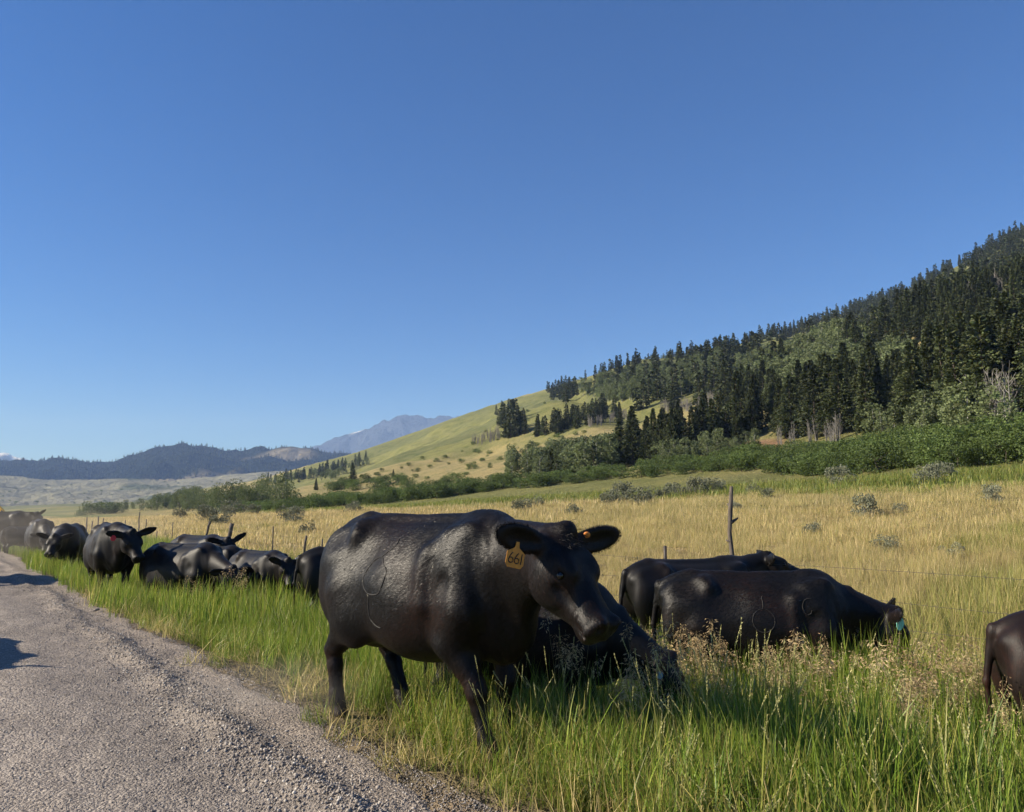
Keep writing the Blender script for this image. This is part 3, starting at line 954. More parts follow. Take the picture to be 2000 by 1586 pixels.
def cow(name, label, loc, heading, po, h, scale=1.0, tag=None, key=None, cat='cow', group=None, eyes=True, fringe=False, hair=None, tilt=0.0, skin=None):
    if key is not None and key in SKINS:
        me = SKINS[key]
    else:
        V, Q = cow_skin(po, h)
        me = mk_mesh('body', V, Q, [skin or HIDE], True)
        if key is not None:
            SKINS[key] = me
    root = link(name, None, None, loc, label=label, category=cat, group=group)
    root.empty_display_size = 0.3
    root.rotation_euler = (0, tilt, math.atan2(heading[1], heading[0]))
    root.scale = (scale,) * 3
    link('body', me, root)
    if hair:
        coat(root, me, po, *hair)
    if eyes:
        em = SKINS.get('eye')
        if em is None:
            Ve, Fe = uv_sphere(0.021)
            em = SKINS['eye'] = mk_mesh('eye', Ve, Fe, [EYE], True)
        for s in (1, -1):
            link('eye', em, root, po.hp(0.195, s * 0.127, 0.006))
    if fringe:
        for i, s in enumerate((1, -1)):
            R = ear_frame(po, s, i)
            base = np.array((0.02, s * 0.09, -0.002)); cen = base + R[:, 0] * 0.170
            V = []; r_ = np.random.default_rng(5 + i)
            for k in range(900):
                a = r_.uniform(-2.5, 2.5)
                edge = np.array((0.150 * math.cos(a), 0.061 * math.sin(a), r_.uniform(-.012, .012)))
                out = np.array((math.cos(a), math.sin(a) * 1.2, r_.normal(0, .35))) + r_.normal(0, .22, 3)
                out[0] += .5
                out /= np.linalg.norm(out)
                sd = np.cross(out, r_.normal(0, 1, 3)); sd /= np.linalg.norm(sd)
                L = r_.uniform(.006, .017)
                for q in (edge - sd * .0011, edge + sd * .0011, edge + out * L):
                    V.append(po.hp(*(cen + R @ q)))
            V = np.array(V)
            link('ear_hair', mk_mesh('ear_hair', V, np.arange(len(V)).reshape(-1, 3), [HAIR]), root, kind='stuff')
        V = []; r_ = np.random.default_rng(9)
        for k in range(700):
            p = np.array((r_.uniform(-.05, .10), r_.normal(0, .045), .10 + r_.uniform(-.035, .012)))
            out = np.array((r_.uniform(.1, .9), r_.normal(0, .5), r_.uniform(.0, .6))); out /= np.linalg.norm(out)
            sd = np.cross(out, r_.normal(0, 1, 3)); sd /= np.linalg.norm(sd)
            for q in (p - sd * .0012, p + sd * .0012, p + out * r_.uniform(.015, .035)):
                V.append(po.hp(*q))
        V = np.array(V)
        link('poll_hair', mk_mesh('poll_hair', V, np.arange(len(V)).reshape(-1, 3), [HAIR]), root, kind='stuff')
    if tag:
        for (colour, s, shape, txt) in tag:
            i = 0 if s > 0 else 1
            R = ear_frame(po, s, i)
            p = po.hp(*(np.array((0.02, s * .09, -.002)) + R[:, 0] * 0.195 + R[:, 2] * 0.012))
            if shape == 'button':
                Vb, Fb = uv_sphere(0.020, 12, 6, (1, .35, 1))
                o = link('ear_tag', mk_mesh('ear_tag', Vb, Fb, [TAGS[colour]], True), root, po.hp(*(np.array((0.02, s * .09, -.002)) + R[:, 0] * 0.085 + R[:, 2] * .030 + (po.R.T @ np.array((0, 0, 1.0))) * .042)))
                o.rotation_euler = (0.5, 0, 0.75)
                continue
            o = link('ear_tag', slab('ear_tag', {'tag': TAG_OUT, 'round': TAG_ROUND, 'small': [(a * .62, b * .66) for a, b in TAG_ROUND], 'big': [(a * .95, b * 1.1 + .01 * math.sin(40 * a)) for a, b in TAG_ROUND]}[shape], .004, TAGS[colour]), root, p + np.array((0, 0, -.02)))
            # hang straight down, face turned towards the road
            dirw = math.atan2(heading[1], heading[0])
            o.rotation_euler = (0, 0.22 if shape == 'tag' else 0, 0.25 - dirw + (0.35 if shape == 'tag' else 0))
            if txt:
                for pl in stroke_digits(txt, .052, .030, .006):
                    pts = np.c_[pl[:, 0], np.full(len(pl), -.0030), pl[:, 1] - .082]
                    link('numeral', tube_mesh('numeral', pts, .0028, INK, 5), o)
    return root

def brand(root, body, polys, rad, side=-1):
    """raised scar lines laid on the flank"""
    from mathutils.bvhtree import BVHTree
    me = body.data
    n = len(me.vertices); co = np.empty(n * 3, np.float32); me.vertices.foreach_get('co', co)
    bv = BVHTree.FromPolygons([Vector(v) for v in co.reshape(-1, 3)], [tuple(p.vertices) for p in me.polygons])
    for k, pl in enumerate(polys):
        pts = []
        for j, (x, z) in enumerate(pl):
            hit = bv.ray_cast(Vector((x, side * 1.5, z)), Vector((0, -side, 0)))
            if hit[0] is not None:
                pts.append(hit[0] + hit[1] * rad * .05 + Vector((random.uniform(-1, 1), 0, random.uniform(-1, 1))) * .0012)
        if len(pts) > 3:
            rv_ = np.array([rad * random.uniform(.55, 1.25) for _ in pts])
            link('brand_scar', tube_mesh('brand_scar', np.array(pts), rv_, SCAR, 6), root)

def curve_pts(ctrl, n=40):
    c = np.array(ctrl, float); t = np.linspace(0, len(c) - 1, n)
    return np.c_[[smooth_table(np.arange(len(c)), c[:, k], n)[1] for k in range(2)]].T

def stand(px, Y):
    x = float(col_to_az(px)) * Y
    return np.array((x, Y, float(land_z(x, Y))))

def turn(ax, ay):
    v = np.array((ax, ay), float)
    return v / np.linalg.norm(v)

TAIL_IN = ((-0.94, -.02, 1.18), (-1.0, -.03, 0.85), (-0.93, -.06, 0.50))
hero_po = Pose(poll=(1.22, -0.19, 1.235), fwd=(0.60, -0.02, -0.72), roll=-0.06, fl=(0.02, 0.20, 0.26, -0.04), ear_up=(0.34, 0.06), ear_back=(-0.02, 0.18), fat=1.0, tail=TAIL_IN, detail=True, hs=1.13)
HLOC = np.array((-0.56, 5.30, 0.0)); HHEAD = turn(0.74, -0.67)
HLOC[2] = -0.035
hero = cow('cow', 'large black cow on the road verge wearing yellow ear tag 661', HLOC, HHEAD, hero_po, 0.0105, 1.03, [('yellow', -1, 'tag', '661'), ('orange', 1, 'button', None)], fringe=True, hair=(200000, .024, .0011))
ring = np.linspace(0, 2 * math.pi, 40)
brand(hero, hero.children[0], [
    np.c_[-0.12 + 0.125 * np.cos(ring) + .006 * np.sin(5 * ring), 0.99 + 0.115 * np.sin(ring) + .006 * np.cos(4 * ring)],
    curve_pts([(-0.115, 1.105), (-0.06, 1.14), (-0.02, 1.17), (-0.01, 1.20), (-0.02, 1.22)], 24),
    curve_pts([(-0.15, 0.875), (-0.165, 0.82), (-0.165, 0.76), (-0.145, 0.72), (-0.09, 0.69), (-0.04, 0.682)], 30)], 0.0060)

def posed(kind, **kw):
    base = dict(
        graze=dict(poll=(1.20, 0.0, 0.92), fwd=(0.42, 0.0, -0.9), fl=(0.05, -0.12, 0.08, -0.05)),
        low=dict(poll=(1.24, -0.12, 1.02), fwd=(0.62, -0.10, -0.78), fl=(-0.05, 0.08, 0.05, -0.06)),
        level=dict(poll=(1.20, -0.10, 1.27), fwd=(0.70, -0.1, -0.70), fl=(0.08, -0.04, -0.05, 0.06)),
        up=dict(poll=(1.08, 0.05, 1.52), fwd=(0.92, 0.1, -0.35), fl=(0.0, 0.04, -0.04, 0.0)))[kind]
    base.update(kw)
    return Pose(**base)

ROW = 'cattle strung out along the verge'
def put(label, px, Y, heading, po, h, scale=1.0, dz=0.0, name='cow', cat='cow', **kw):
    p = stand(px, Y); p[2] += dz
    return cow(name, label, p, turn(*heading), po, h, scale, cat=cat, group=ROW, **kw)

# right of the big cow
pa = posed('graze', poll=(1.22, 0.02, 0.98), ear_up=(0.75, 0.1), ear_back=(0.1, 0.25), detail=True)
ca = put('black branded cow grazing right with a round mint green ear tag', 1468, 7.8, (0.97, -0.16), pa, 0.015, 1.0, tag=[('green', -1, 'big', None)], fringe=True, hair=(45000, .030, .0025))
brand(ca, ca.children[0], [
    np.c_[0.02 + 0.10 * np.cos(ring), 0.95 + 0.105 * np.sin(ring)],
    curve_pts([(0.02, 1.06), (0.025, 1.10), (0.02, 1.15), (0.03, 1.17)], 16),
    curve_pts([(0.47, 1.16), (0.40, 1.14), (0.38, 1.07), (0.41, 1.01), (0.45, 1.02), (0.46, 1.05)], 24)], 0.0055)
put('black cow behind the branded one, dried dung on rump, head raised', 1345, 9.6, (0.93, 0.37), posed('up', poll=(1.10, -0.05, 1.36), fwd=(0.9, -0.35, -0.35), ear_up=(0.55, 0.1)), 0.017, 0.98)
put('black cow in shadow behind the big cow, muzzle down in tall grass', 1028, 6.35, (0.96, -0.28), posed('graze', poll=(1.20, -0.05, 0.74), fwd=(0.5, 0, -0.86)), 0.017, 0.89, -0.03, hair=(40000, .028, .0024), tag=[('blue', -1, 'small', None)])
put('dark brown cow cut off by the right edge, tail hanging', 2195, 5.3, (0.98, -0.22), posed('graze'), 0.015, 0.93, skin=BROWN_HIDE)
# left of the big cow
put('black cow facing the camera on the verge with a red ear tag', 220, 14.8, (0.60, -0.80), posed('level', poll=(1.17, 0.10, 1.20), fwd=(0.58, 0.25, -0.78), ear_up=(0.9, 0.0), ear_back=(-.1, 0.2), detail=True), 0.018, 1.02, tag=[('red', -1, 'round', None)])
put('black cow with bony hips lowering its head toward seed heads', 366, 14.2, (0.90, -0.44), posed('low', poll=(1.26, -0.12, 0.95), ear_back=(0.0, 0.0), detail=True), 0.020, 1.0, key='low')
put('black cow mostly hidden, one upright ear above its neighbour back', 392, 17.0, (0.80, -0.6), posed('level', ear_up=(0.9, 0.2)), 0.024, 0.98, key='level')
put('small black calf back showing between two grazing cows', 428, 16.0, (0.85, -0.5), posed('graze'), 0.026, 0.84, name='calf', cat='calf', key='graze')
put('black cow with one ear up and a white ear button', 512, 14.4, (0.74, -0.67), posed('level', poll=(1.16, -0.1, 1.20), fwd=(0.6, -0.1, -0.8), ear_up=(1.1, 0.5), ear_back=(0, 0.1), detail=True), 0.019, 0.90, -0.05, tag=[('white', 1, 'button', None)])
put('black cow almost hidden behind the rump of the big cow', 695, 12.2, (0.80, 0.6), posed('graze'), 0.026, 0.96, key='graze')
put('black cow head on to camera, ear sunlit, left of red tagged cow', 140, 20.5, (0.30, -0.95), posed('low', poll=(1.22, -0.05, 1.08), ear_up=(0.2, 0.4)), 0.024, 1.02, key='low2')
put('black cow quartering toward camera, second from the left edge', 82, 25.0, (0.62, -0.78), posed('graze'), 0.026, 1.02, key='graze')
put('slim calf standing between the two leftmost cows', 46, 27.0, (0.35, 0.93), posed('graze'), 0.026, 0.72, name='calf', cat='calf', key='graze')
put('smaller calf beside the leftmost cow, rear toward camera', 36, 28.5, (0.2, 0.98), posed('graze'), 0.026, 0.66, name='calf', cat='calf', key='graze')
put('black cow side on at the left edge below the yellow sign', 8, 31.0, (0.99, 0.12), posed('level', ear_up=(0.9, 0.2)), 0.024, 1.04, key='level')
# two animals just out of frame on the road: their shadows lie on the gravel
for lab, px, Y, hd, sc in (('black cow on the road casting the shadow band at far left', -118, 16.2, (0.5, -0.86), 1.0), ('black cow on the road casting the rounded shadow at left', -420, 7.9, (0.60, -0.8), 0.95)):
    p = stand(px, Y); p[2] = 0.02
    cow('cow', lab, p, turn(*hd), posed('level', ear_up=(0.9, 0.2)), 0.024, sc, key='level', group='cattle on the road')

# bits of chaff caught on the big cow's back
r_ = np.random.default_rng(31)
from mathutils.bvhtree import BVHTree
hb = hero.children[0].data
hco = np.empty(len(hb.vertices) * 3, np.float32); hb.vertices.foreach_get('co', hco)
hbv = BVHTree.FromPolygons([Vector(v) for v in hco.reshape(-1, 3)], [tuple(p.vertices) for p in hb.polygons])
CV = []
for k in range(17):
    hit = hbv.ray_cast(Vector((r_.uniform(-.7, .6), -1.5, r_.uniform(.85, 1.33))), Vector((0, 1, 0)))
    if hit[0] is not None:
        p = np.array(hit[0] + hit[1] * .006); d_ = r_.normal(0, 1, 3); d_ -= np.array(hit[1]) * (d_ @ np.array(hit[1])); d_ /= np.linalg.norm(d_)
        s_ = np.cross(d_, np.array(hit[1])); L_ = r_.uniform(.004, .014)
        CV += [p - d_ * L_ - s_ * .0012, p - d_ * L_ + s_ * .0012, p + d_ * L_]
link('chaff', mk_mesh('chaff', np.array(CV), np.arange(len(CV)).reshape(-1, 3), [plain('chaff_straw', (0.5, 0.45, 0.33), 0.7)]), hero, kind='stuff')
# ------------------------------------------------------------------ roadside fence, sign
WOOD = None
def wood_mat(name, a, b):
    m, nt, bs = mat(name)
    tc = N(nt, 'ShaderNodeTexCoord')
    mp = N(nt, 'ShaderNodeMapping'); mp.inputs['Scale'].default_value = (40, 40, 5)
    nt.links.new(tc.outputs['Object'], mp.inputs['Vector'])
    n = noise(nt, 1.5, 5, 0.7, mp.outputs[0])
    r = ramp(nt, n.outputs[0], [(0.3, a), (0.7, b)])
    nt.links.new(r.outputs[0], bs.inputs['Base Color'])
    bs.inputs['Roughness'].default_value = 0.9
    nt.links.new(bump(nt, n.outputs[0], 0.8, 0.01), bs.inputs['Normal'])
    return m
WOOD = wood_mat('weathered_post', (0.035, 0.028, 0.022), (0.16, 0.13, 0.105))
STEEL = plain('rusty_steel', (0.045, 0.035, 0.03), 0.6)
WIRE = plain('wire_steel', (0.09, 0.075, 0.06), 0.8)

FENCE_V = 8.4
# column, depth is found on the fence line; top row; radius; lean; kind
POSTS = [(1424, 950, .034, (.010, 0), 'stick'), (1297, 1066, .03, (0, 0), 'steel'), (627, 1052, .028, (.06, 0), 'steel'), (592, 1046, .045, (.10, 0), 'wood'), (535, 1028, .024, (0, 0), 'steel'),
         (443, 1022, .085, (.14, 0), 'wood'), (396, 1018, .05, (.20, 0), 'wood'), (338, 1020, .022, (.02, 0), 'steel'), (309, 1036, .025, (0, 0), 'steel'), (272, 1000, .04, (0.02, 0), 'wood'),
         (193, 1008, .05, (0, 0), 'wood'), (181, 1018, .05, (.03, 0), 'wood'), (172, 1010, .05, (-.03, 0), 'wood'), (203, 1012, .04, (.0, 0), 'wood'), (2230, 985, .06, (.05, 0), 'wood'), (246, 1016, .03, (0, 0), 'steel'), (286, 1014, .03, (0.02, 0), 'steel')]
fence = link('wire_fence', None, None, None, label='barbed wire fence of crooked wooden and steel posts beside the cattle', category='fence')
ptops = []
for (px, row, r, lean, kind) in POSTS:
    az_ = float(col_to_az(px))
    Y = FENCE_V / (ROAD_N[0] * az_ + ROAD_N[1])
    x = az_ * Y
    z0 = float(land_z(x, Y))
    top = at(np.array(float(px)), np.array(float(row)), np.array(Y))[2]
    H = max(top - z0, 0.8)
    n = 9
    t = np.linspace(-0.12, 1, n)
    j = {'steel': 0.0, 'stick': 0.02}.get(kind, 0.014)
    pts = np.c_[lean[0] * H * t + np.array([random.uniform(-1, 1) for _ in t]) * j, lean[1] * t + np.array([random.uniform(-1, 1) for _ in t]) * j, t * H]
    rad = r * (1.1 - 0.35 * t) * np.array([random.uniform(.85, 1.15) for _ in t]) if kind != 'steel' else np.full(n, r * .8)
    o = link('post', tube_mesh('post', pts, rad, STEEL if kind == 'steel' else WOOD, 4 if kind == 'steel' else 9, kind != 'steel'), fence, (x, Y, z0))
    if kind == 'stick':
        o['label'] = 'tall crooked bare branch used as a fence post'
        for zz, a, L in ((0.55, 2.4, .10), (0.78, 0.4, .12), (0.66, 3.0, .07), (0.88, 1.9, .06)):
            p0 = np.array((lean[0] * H * zz, 0, H * zz)); p1 = p0 + np.array((math.cos(a) * L, math.sin(a) * L, L * .5))
            link('knot', tube_mesh('knot', np.linspace(p0, p1, 3), [.026, .018, .010], WOOD, 6), o)
    ptops.append((ROAD_D[0] * x + ROAD_D[1] * Y, x, Y, z0))
ptops.sort()
us = np.arange(-10, 54, 0.5)
for hgt in (0.58, 0.88, 1.18):
    wx = us * ROAD_D[0] + FENCE_V * ROAD_N[0]; wy = us * ROAD_D[1] + FENCE_V * ROAD_N[1]
    wz = land_z(wx, wy); wz = np.convolve(np.pad(wz, 4, 'edge'), np.ones(9) / 9, 'valid') + hgt + 0.02 * np.sin(us * 0.9 + hgt * 9)
    V, F = tube_vf(np.c_[wx, wy, wz], 0.0022, 4)
    Fs = [F[0], F[1]]; off = len(V); VV = [V]
    for u_ in np.arange(-10, 20, 0.25):                     # barbs
        p = np.array((np.interp(u_, us, wx), np.interp(u_, us, wy), np.interp(u_, us, wz)))
        d_ = np.array((ROAD_D[0] * .3, ROAD_D[1] * .3, 1.0)) * .018
        vb, fb = tube_vf(np.array([p - d_, p, p + d_]), .003, 3, False)
        VV.append(vb); Fs.append(fb[0] + off); off += len(vb)
    link('wire', mk_mesh('wire', np.concatenate(VV), Fs, [WIRE]), fence)

# yellow warning sign at the left edge
SY = plain('sign_yellow', (0.72, 0.42, 0.02), 0.45)
SB = plain('sign_black', (0.012, 0.012, 0.012), 0.5)
SP = plain('sign_post', (0.10, 0.09, 0.08), 0.7)
p = stand(-2, 36.0)
ctr = at(np.array(-1.0), np.array(1006.0), np.array(36.0))
sg = link('warning_sign', None, None, (p[0], p[1], p[2]), label='yellow diamond road warning sign at the far left edge', category='sign')
hz_ = ctr[2] - p[2]
link('post', tube_mesh('post', [(0, .02, -.1), (0, .02, hz_ - .3), (0, .02, hz_ + .2)], .03, SP, 6), sg)
pl = link('panel', slab('panel', [(0, .46), (.46, 0), (0, -.46), (-.46, 0)], .01, SY), sg, (0, 0, hz_))
bo = [(0, .44), (.44, 0), (0, -.44), (-.44, 0), (0, .44)]
link('border', mk_mesh('border', [(a * s, -.0065, b * s) for s in (1, .93) for a, b in bo[:4]], np.array([(i, (i + 1) % 4, 4 + (i + 1) % 4, 4 + i) for i in range(4)]), [SB]), pl)
bend = np.array([(-.16, -.22), (-.04, -.22), (-.04, .0), (.10, .06), (.10, -.02), (.26, .12), (.10, .26), (.10, .17), (-.16, .06)])
me = bpy.data.meshes.new('arrow'); me.from_pydata([(a, -.0075, b) for a, b in bend], [], [list(range(len(bend)))]); me.update(); me.materials.append(SB)
link('arrow', me, pl)
# ------------------------------------------------------------------ trees and shrubs
def leaf_mat(name, cols, transl=0.25, vary=0.35, rough=0.6):
    m, nt, bs = mat(name)
    oi = N(nt, 'ShaderNodeObjectInfo')
    geo = N(nt, 'ShaderNodeNewGeometry')
    a = N(nt, 'ShaderNodeVertexColor', layer_name='Col')
    n = noise(nt, 0.9, 3, 0.6, geo.outputs['Position'])
    r = ramp(nt, n.outputs[0], [(0.3, cols[0]), (0.7, cols[1])])
    rnd = N(nt, 'ShaderNodeMapRange'); rnd.inputs[3].default_value = 1 - vary; rnd.inputs[4].default_value = 1 + vary
    nt.links.new(oi.outputs['Random'], rnd.inputs[0])
    mul = N(nt, 'ShaderNodeVectorMath', operation='SCALE'); nt.links.new(r.outputs[0], mul.inputs[0]); nt.links.new(rnd.outputs[0], mul.inputs['Scale'])
    c = mixc(nt, 'MULTIPLY', 1.0, mul.outputs[0], a.outputs[0])
    nt.links.new(c, bs.inputs['Base Color'])
    bs.inputs['Roughness'].default_value = rough
    bs.inputs['Specular IOR Level'].default_value = 0.25
    tr = N(nt, 'ShaderNodeBsdfTranslucent'); nt.links.new(c, tr.inputs[0])
    mx = N(nt, 'ShaderNodeMixShader'); mx.inputs[0].default_value = transl
    out = nt.nodes['Material Output']
    nt.links.new(bs.outputs[0], mx.inputs[1]); nt.links.new(tr.outputs[0], mx.inputs[2]); nt.links.new(mx.outputs[0], out.inputs[0])
    return m
BARK = wood_mat('conifer_bark', (0.035, 0.026, 0.02), (0.11, 0.085, 0.065))
PALE = wood_mat('aspen_bark', (0.22, 0.21, 0.19), (0.42, 0.41, 0.38))
M_FIR = leaf_mat('fir_needles', ((0.045, 0.058, 0.022), (0.078, 0.092, 0.034)), 0.12, 0.3)
M_ASP = leaf_mat('aspen_leaves', ((0.13, 0.165, 0.07), (0.19, 0.22, 0.105)), 0.3, 0.25)
M_WIL = leaf_mat('willow_leaves', ((0.085, 0.115, 0.04), (0.14, 0.165, 0.07)), 0.3, 0.22)
M_SHR = leaf_mat('shrub_leaves', ((0.075, 0.115, 0.03), (0.13, 0.175, 0.05)), 0.3, 0.25)
M_SAG = leaf_mat('sage_leaves', ((0.135, 0.145, 0.095), (0.21, 0.215, 0.155)), 0.15, 0.2)
M_GREY = wood_mat('bare_twigs', (0.12, 0.11, 0.095), (0.27, 0.25, 0.22))

def cards(C0, dirs, size, r_, asp=0.5, tri=False):
    """small leaf faces at C0 pointing along dirs"""
    n = len(C0)
    d = dirs / (np.linalg.norm(dirs, axis=1)[:, None] + 1e-9)
    s = np.cross(d, r_.normal(0, 1, (n, 3))); s /= np.linalg.norm(s, axis=1)[:, None] + 1e-9
    L = np.broadcast_to(size, (n,))[:, None]
    a = C0 - s * L * asp * .5; b = C0 + s * L * asp * .5
    m1 = C0 + d * L * .55 + s * L * asp * .5; m2 = C0 + d * L * .55 - s * L * asp * .5
    tip = C0 + d * L
    if tri:
        V = np.stack([a, b, tip], 1).reshape(-1, 3)
        return V, np.arange(3 * n).reshape(-1, 3)
    V = np.stack([a, b, m1, tip, m2], 1).reshape(-1, 3)
    i = np.arange(n)[:, None] * 5
    return V, np.concatenate([i + np.array([[0, 1, 2, 4]])], 0), np.concatenate([i + np.array([[4, 2, 3]])], 0)

def conifer_crown(seed, nb, nl, slim=0.2, size=0.055, bare=0.1, irregular=0.25, dense=0):
    """unit-height crown of drooping sprays"""
    r_ = np.random.default_rng(seed)
    Cs, Ds, Sz, Cc = [], [], [], []
    hs = np.sort(bare + (1 - bare) * r_.uniform(0, 1, nb) ** 1.15)
    lop = r_.uniform(0, 6.28, 3)
    for h in hs:
        a = r_.uniform(0, 6.283)
        t = (h - bare) / (1 - bare)
        prof = (1 - t) ** 0.85 * (0.55 + 0.45 * min(1, t * 5))
        L = slim * prof * r_.uniform(1 - irregular * 1.6, 1 + irregular) * (1 + .18 * math.sin(a + lop[0] + 4 * h)) + .012
        up = r_.uniform(-.05, .28) * (1 - .4 * t) + .5 * max(0, t - .8)
        out = np.array((math.cos(a), math.sin(a), 0))
        k = max(3, int(nl * (0.35 + L / slim)))
        s = r_.uniform(.12, 1.0, k) ** .7
        P = out * (s * L)[:, None] + np.array((0, 0, 1)) * (h + up * s * L - .45 * (s * L) ** 2 / slim)[:, None]
        lat = np.cross(out, (0, 0, 1))
        P += lat * (r_.normal(0, .16, k) * L * (1.1 - .5 * s))[:, None]
        P[:, 2] += r_.normal(0, .006, k)
        D = out + lat * r_.normal(0, .8, k)[:, None] + np.array((0, 0, 1)) * r_.uniform(-.35, .35, k)[:, None]
        Cs.append(P); Ds.append(D); Sz.append(size * r_.uniform(.6, 1.25, k) * (.55 + .45 * (1 - t)))
        Cc.append(np.full(k, r_.uniform(.75, 1.2)))
    if dense:
        h = bare + (1 - bare) * r_.uniform(0, 1, dense) ** 1.3; a = r_.uniform(0, 6.283, dense)
        rr_ = slim * (1 - (h - bare) / (1 - bare)) ** .8 * r_.uniform(.1, .62, dense)
        Cs.append(np.c_[np.cos(a) * rr_, np.sin(a) * rr_, h]); Ds.append(np.c_[np.cos(a), np.sin(a), r_.uniform(-.6, .4, dense)]); Sz.append(size * r_.uniform(1.0, 1.9, dense)); Cc.append(r_.uniform(.6, .9, dense))
    # leader
    k = 6
    Cs.append(np.c_[r_.normal(0, .004, k), r_.normal(0, .004, k), np.linspace(.93, .985, k)]); Ds.append(np.c_[r_.normal(0, .5, k), r_.normal(0, .5, k), np.ones(k)]); Sz.append(np.full(k, size * .6)); Cc.append(np.ones(k))
    P = np.concatenate(Cs); D = np.concatenate(Ds); S = np.concatenate(Sz); cc = np.concatenate(Cc)
    V, Q, T = cards(P, D, S, r_, 0.62)
    col = np.repeat(np.stack([cc * r_.uniform(.85, 1.15, len(cc)), cc, cc * .95], 1), 5, 0)
    return V, [Q, T], col

def blob_crown(seed, n, size, clumps=14, flat=0.85, bare=0.25, spread=0.33, up=0.3):
    """unit-height deciduous crown: leaves gathered in uneven clumps"""
    r_ = np.random.default_rng(seed)
    cz = bare + (1 - bare) * r_.uniform(.12, .92, clumps)
    w = spread * np.sqrt(np.clip(1 - ((cz - (bare + 1) / 2) / ((1 - bare) / 1.9)) ** 2, .12, 1))
    a = r_.uniform(0, 6.28, clumps); rr_ = w * np.sqrt(r_.uniform(.05, 1, clumps))
    Cc = np.c_[np.cos(a) * rr_, np.sin(a) * rr_, cz]
    R = spread * r_.uniform(.25, .5, clumps)
    k = r_.integers(0, clumps, n)
    d = r_.normal(0, 1, (n, 3)); d /= np.linalg.norm(d, axis=1)[:, None]
    P = Cc[k] + d * (R[k] * r_.uniform(.45, 1.0, n) ** .5)[:, None] * np.array((1, 1, flat))
    D = d + r_.normal(0, .7, (n, 3)) + np.array((0, 0, up))
    V, Q, T = cards(P, D, size * r_.uniform(.6, 1.3, n), r_, 0.75)
    tint = r_.uniform(.78, 1.2, clumps)[k] * r_.uniform(.85, 1.15, n)
    col = np.repeat(np.stack([tint, tint, tint * .95], 1), 5, 0)
    return V, [Q, T], col

def trunk_vf(seed, h0, r0, bend=0.02, nseg=7, limbs=0, spread=.2):
    r_ = np.random.default_rng(seed)
    t = np.linspace(-.02, 1, 8)
    pts = np.c_[bend * np.sin(3 * t + seed), bend * np.cos(2.3 * t + seed) - bend * math.cos(seed), t * h0]
    pts[:, 0] -= pts[1, 0]
    V, F = tube_vf(pts, r0 * (1.05 - .85 * np.clip(t, 0, 1)), nseg, False)
    VV, FF, off = [V], [F[0]], len(V)
    for k in range(limbs):
        z = h0 * r_.uniform(.25, .9); a = r_.uniform(0, 6.28); L = spread * r_.uniform(.5, 1)
        p = np.array([(0, 0, z), (math.cos(a) * L * .5, math.sin(a) * L * .5, z + L * .35), (math.cos(a) * L, math.sin(a) * L, z + L * .85)])
        v, f = tube_vf(p, np.array((.4, .25, .1)) * r0, 4, False)
        VV.append(v); FF.append(f[0] + off); off += len(v)
    return np.concatenate(VV), FF

FIRS = []
for k in range(7):
    V, F, col = conifer_crown(100 + k, 230, 30, slim=(.24, .20, .28, .22, .18, .30, .25)[k], size=.026, bare=(.06, .04, .10, .05, .03, .12, .08)[k], irregular=(.25, .2, .35, .25, .18, .4, .3)[k], dense=900)
    tv, tf = trunk_vf(100 + k, .93, .016, .008)
    FIRS.append((mk_mesh('crown', V, F, [M_FIR], False, col), mk_mesh('trunk', tv, tf, [BARK], True)))
FIRS_S = []
for k in range(5):
    V, F, col = conifer_crown(200 + k, 70, 12, slim=(.22, .19, .26, .24, .20)[k], size=.058, bare=.04, dense=120)
    tv, tf = trunk_vf(200 + k, .9, .018, .005, 5)
    FIRS_S.append((mk_mesh('crown', V, F, [M_FIR], False, col), mk_mesh('trunk', tv, tf, [BARK], True)))
ASPS = []
for k in range(5):
    V, F, col = blob_crown(300 + k, 1300, .034, 22, 1.1, .10, .20, .3)
    tv, tf = trunk_vf(300 + k, .9, .013, .02, 6, 6, .16)
    ASPS.append((mk_mesh('crown', V, F, [M_ASP], False, col), mk_mesh('trunk', tv, tf, [PALE], True)))
WILS = []
for k in range(5):
    V, F, col = blob_crown(400 + k, 1900, .034, 30, 1.3, .03, .42, .8)
    tv, tf = trunk_vf(400 + k, .7, .02, .04, 5, 8, .3)
    WILS.append((mk_mesh('crown', V, F, [M_WIL], False, col), mk_mesh('trunk', tv, tf, [M_GREY], True)))
SHRS = []
for k in range(5):
    V, F, col = blob_crown(500 + k, 2200, .048, 26, .75, -.10, .62, .5)
    tv, tf = trunk_vf(500 + k, .6, .02, .04, 5, 6, .4)
    SHRS.append((mk_mesh('crown', V, F, [M_SHR], False, col), mk_mesh('trunk', tv, tf, [BARK], True)))
SAGES = []
for k in range(4):
    V, F, col = blob_crown(600 + k, 2000, .055, 22, .8, -.1, .62, .9)
    tv, tf = trunk_vf(600 + k, .5, .03, .06, 5, 6, .5)
    SAGES.append((mk_mesh('foliage', V, F, [M_SAG], False, col), mk_mesh('stem', tv, tf, [M_GREY], True)))
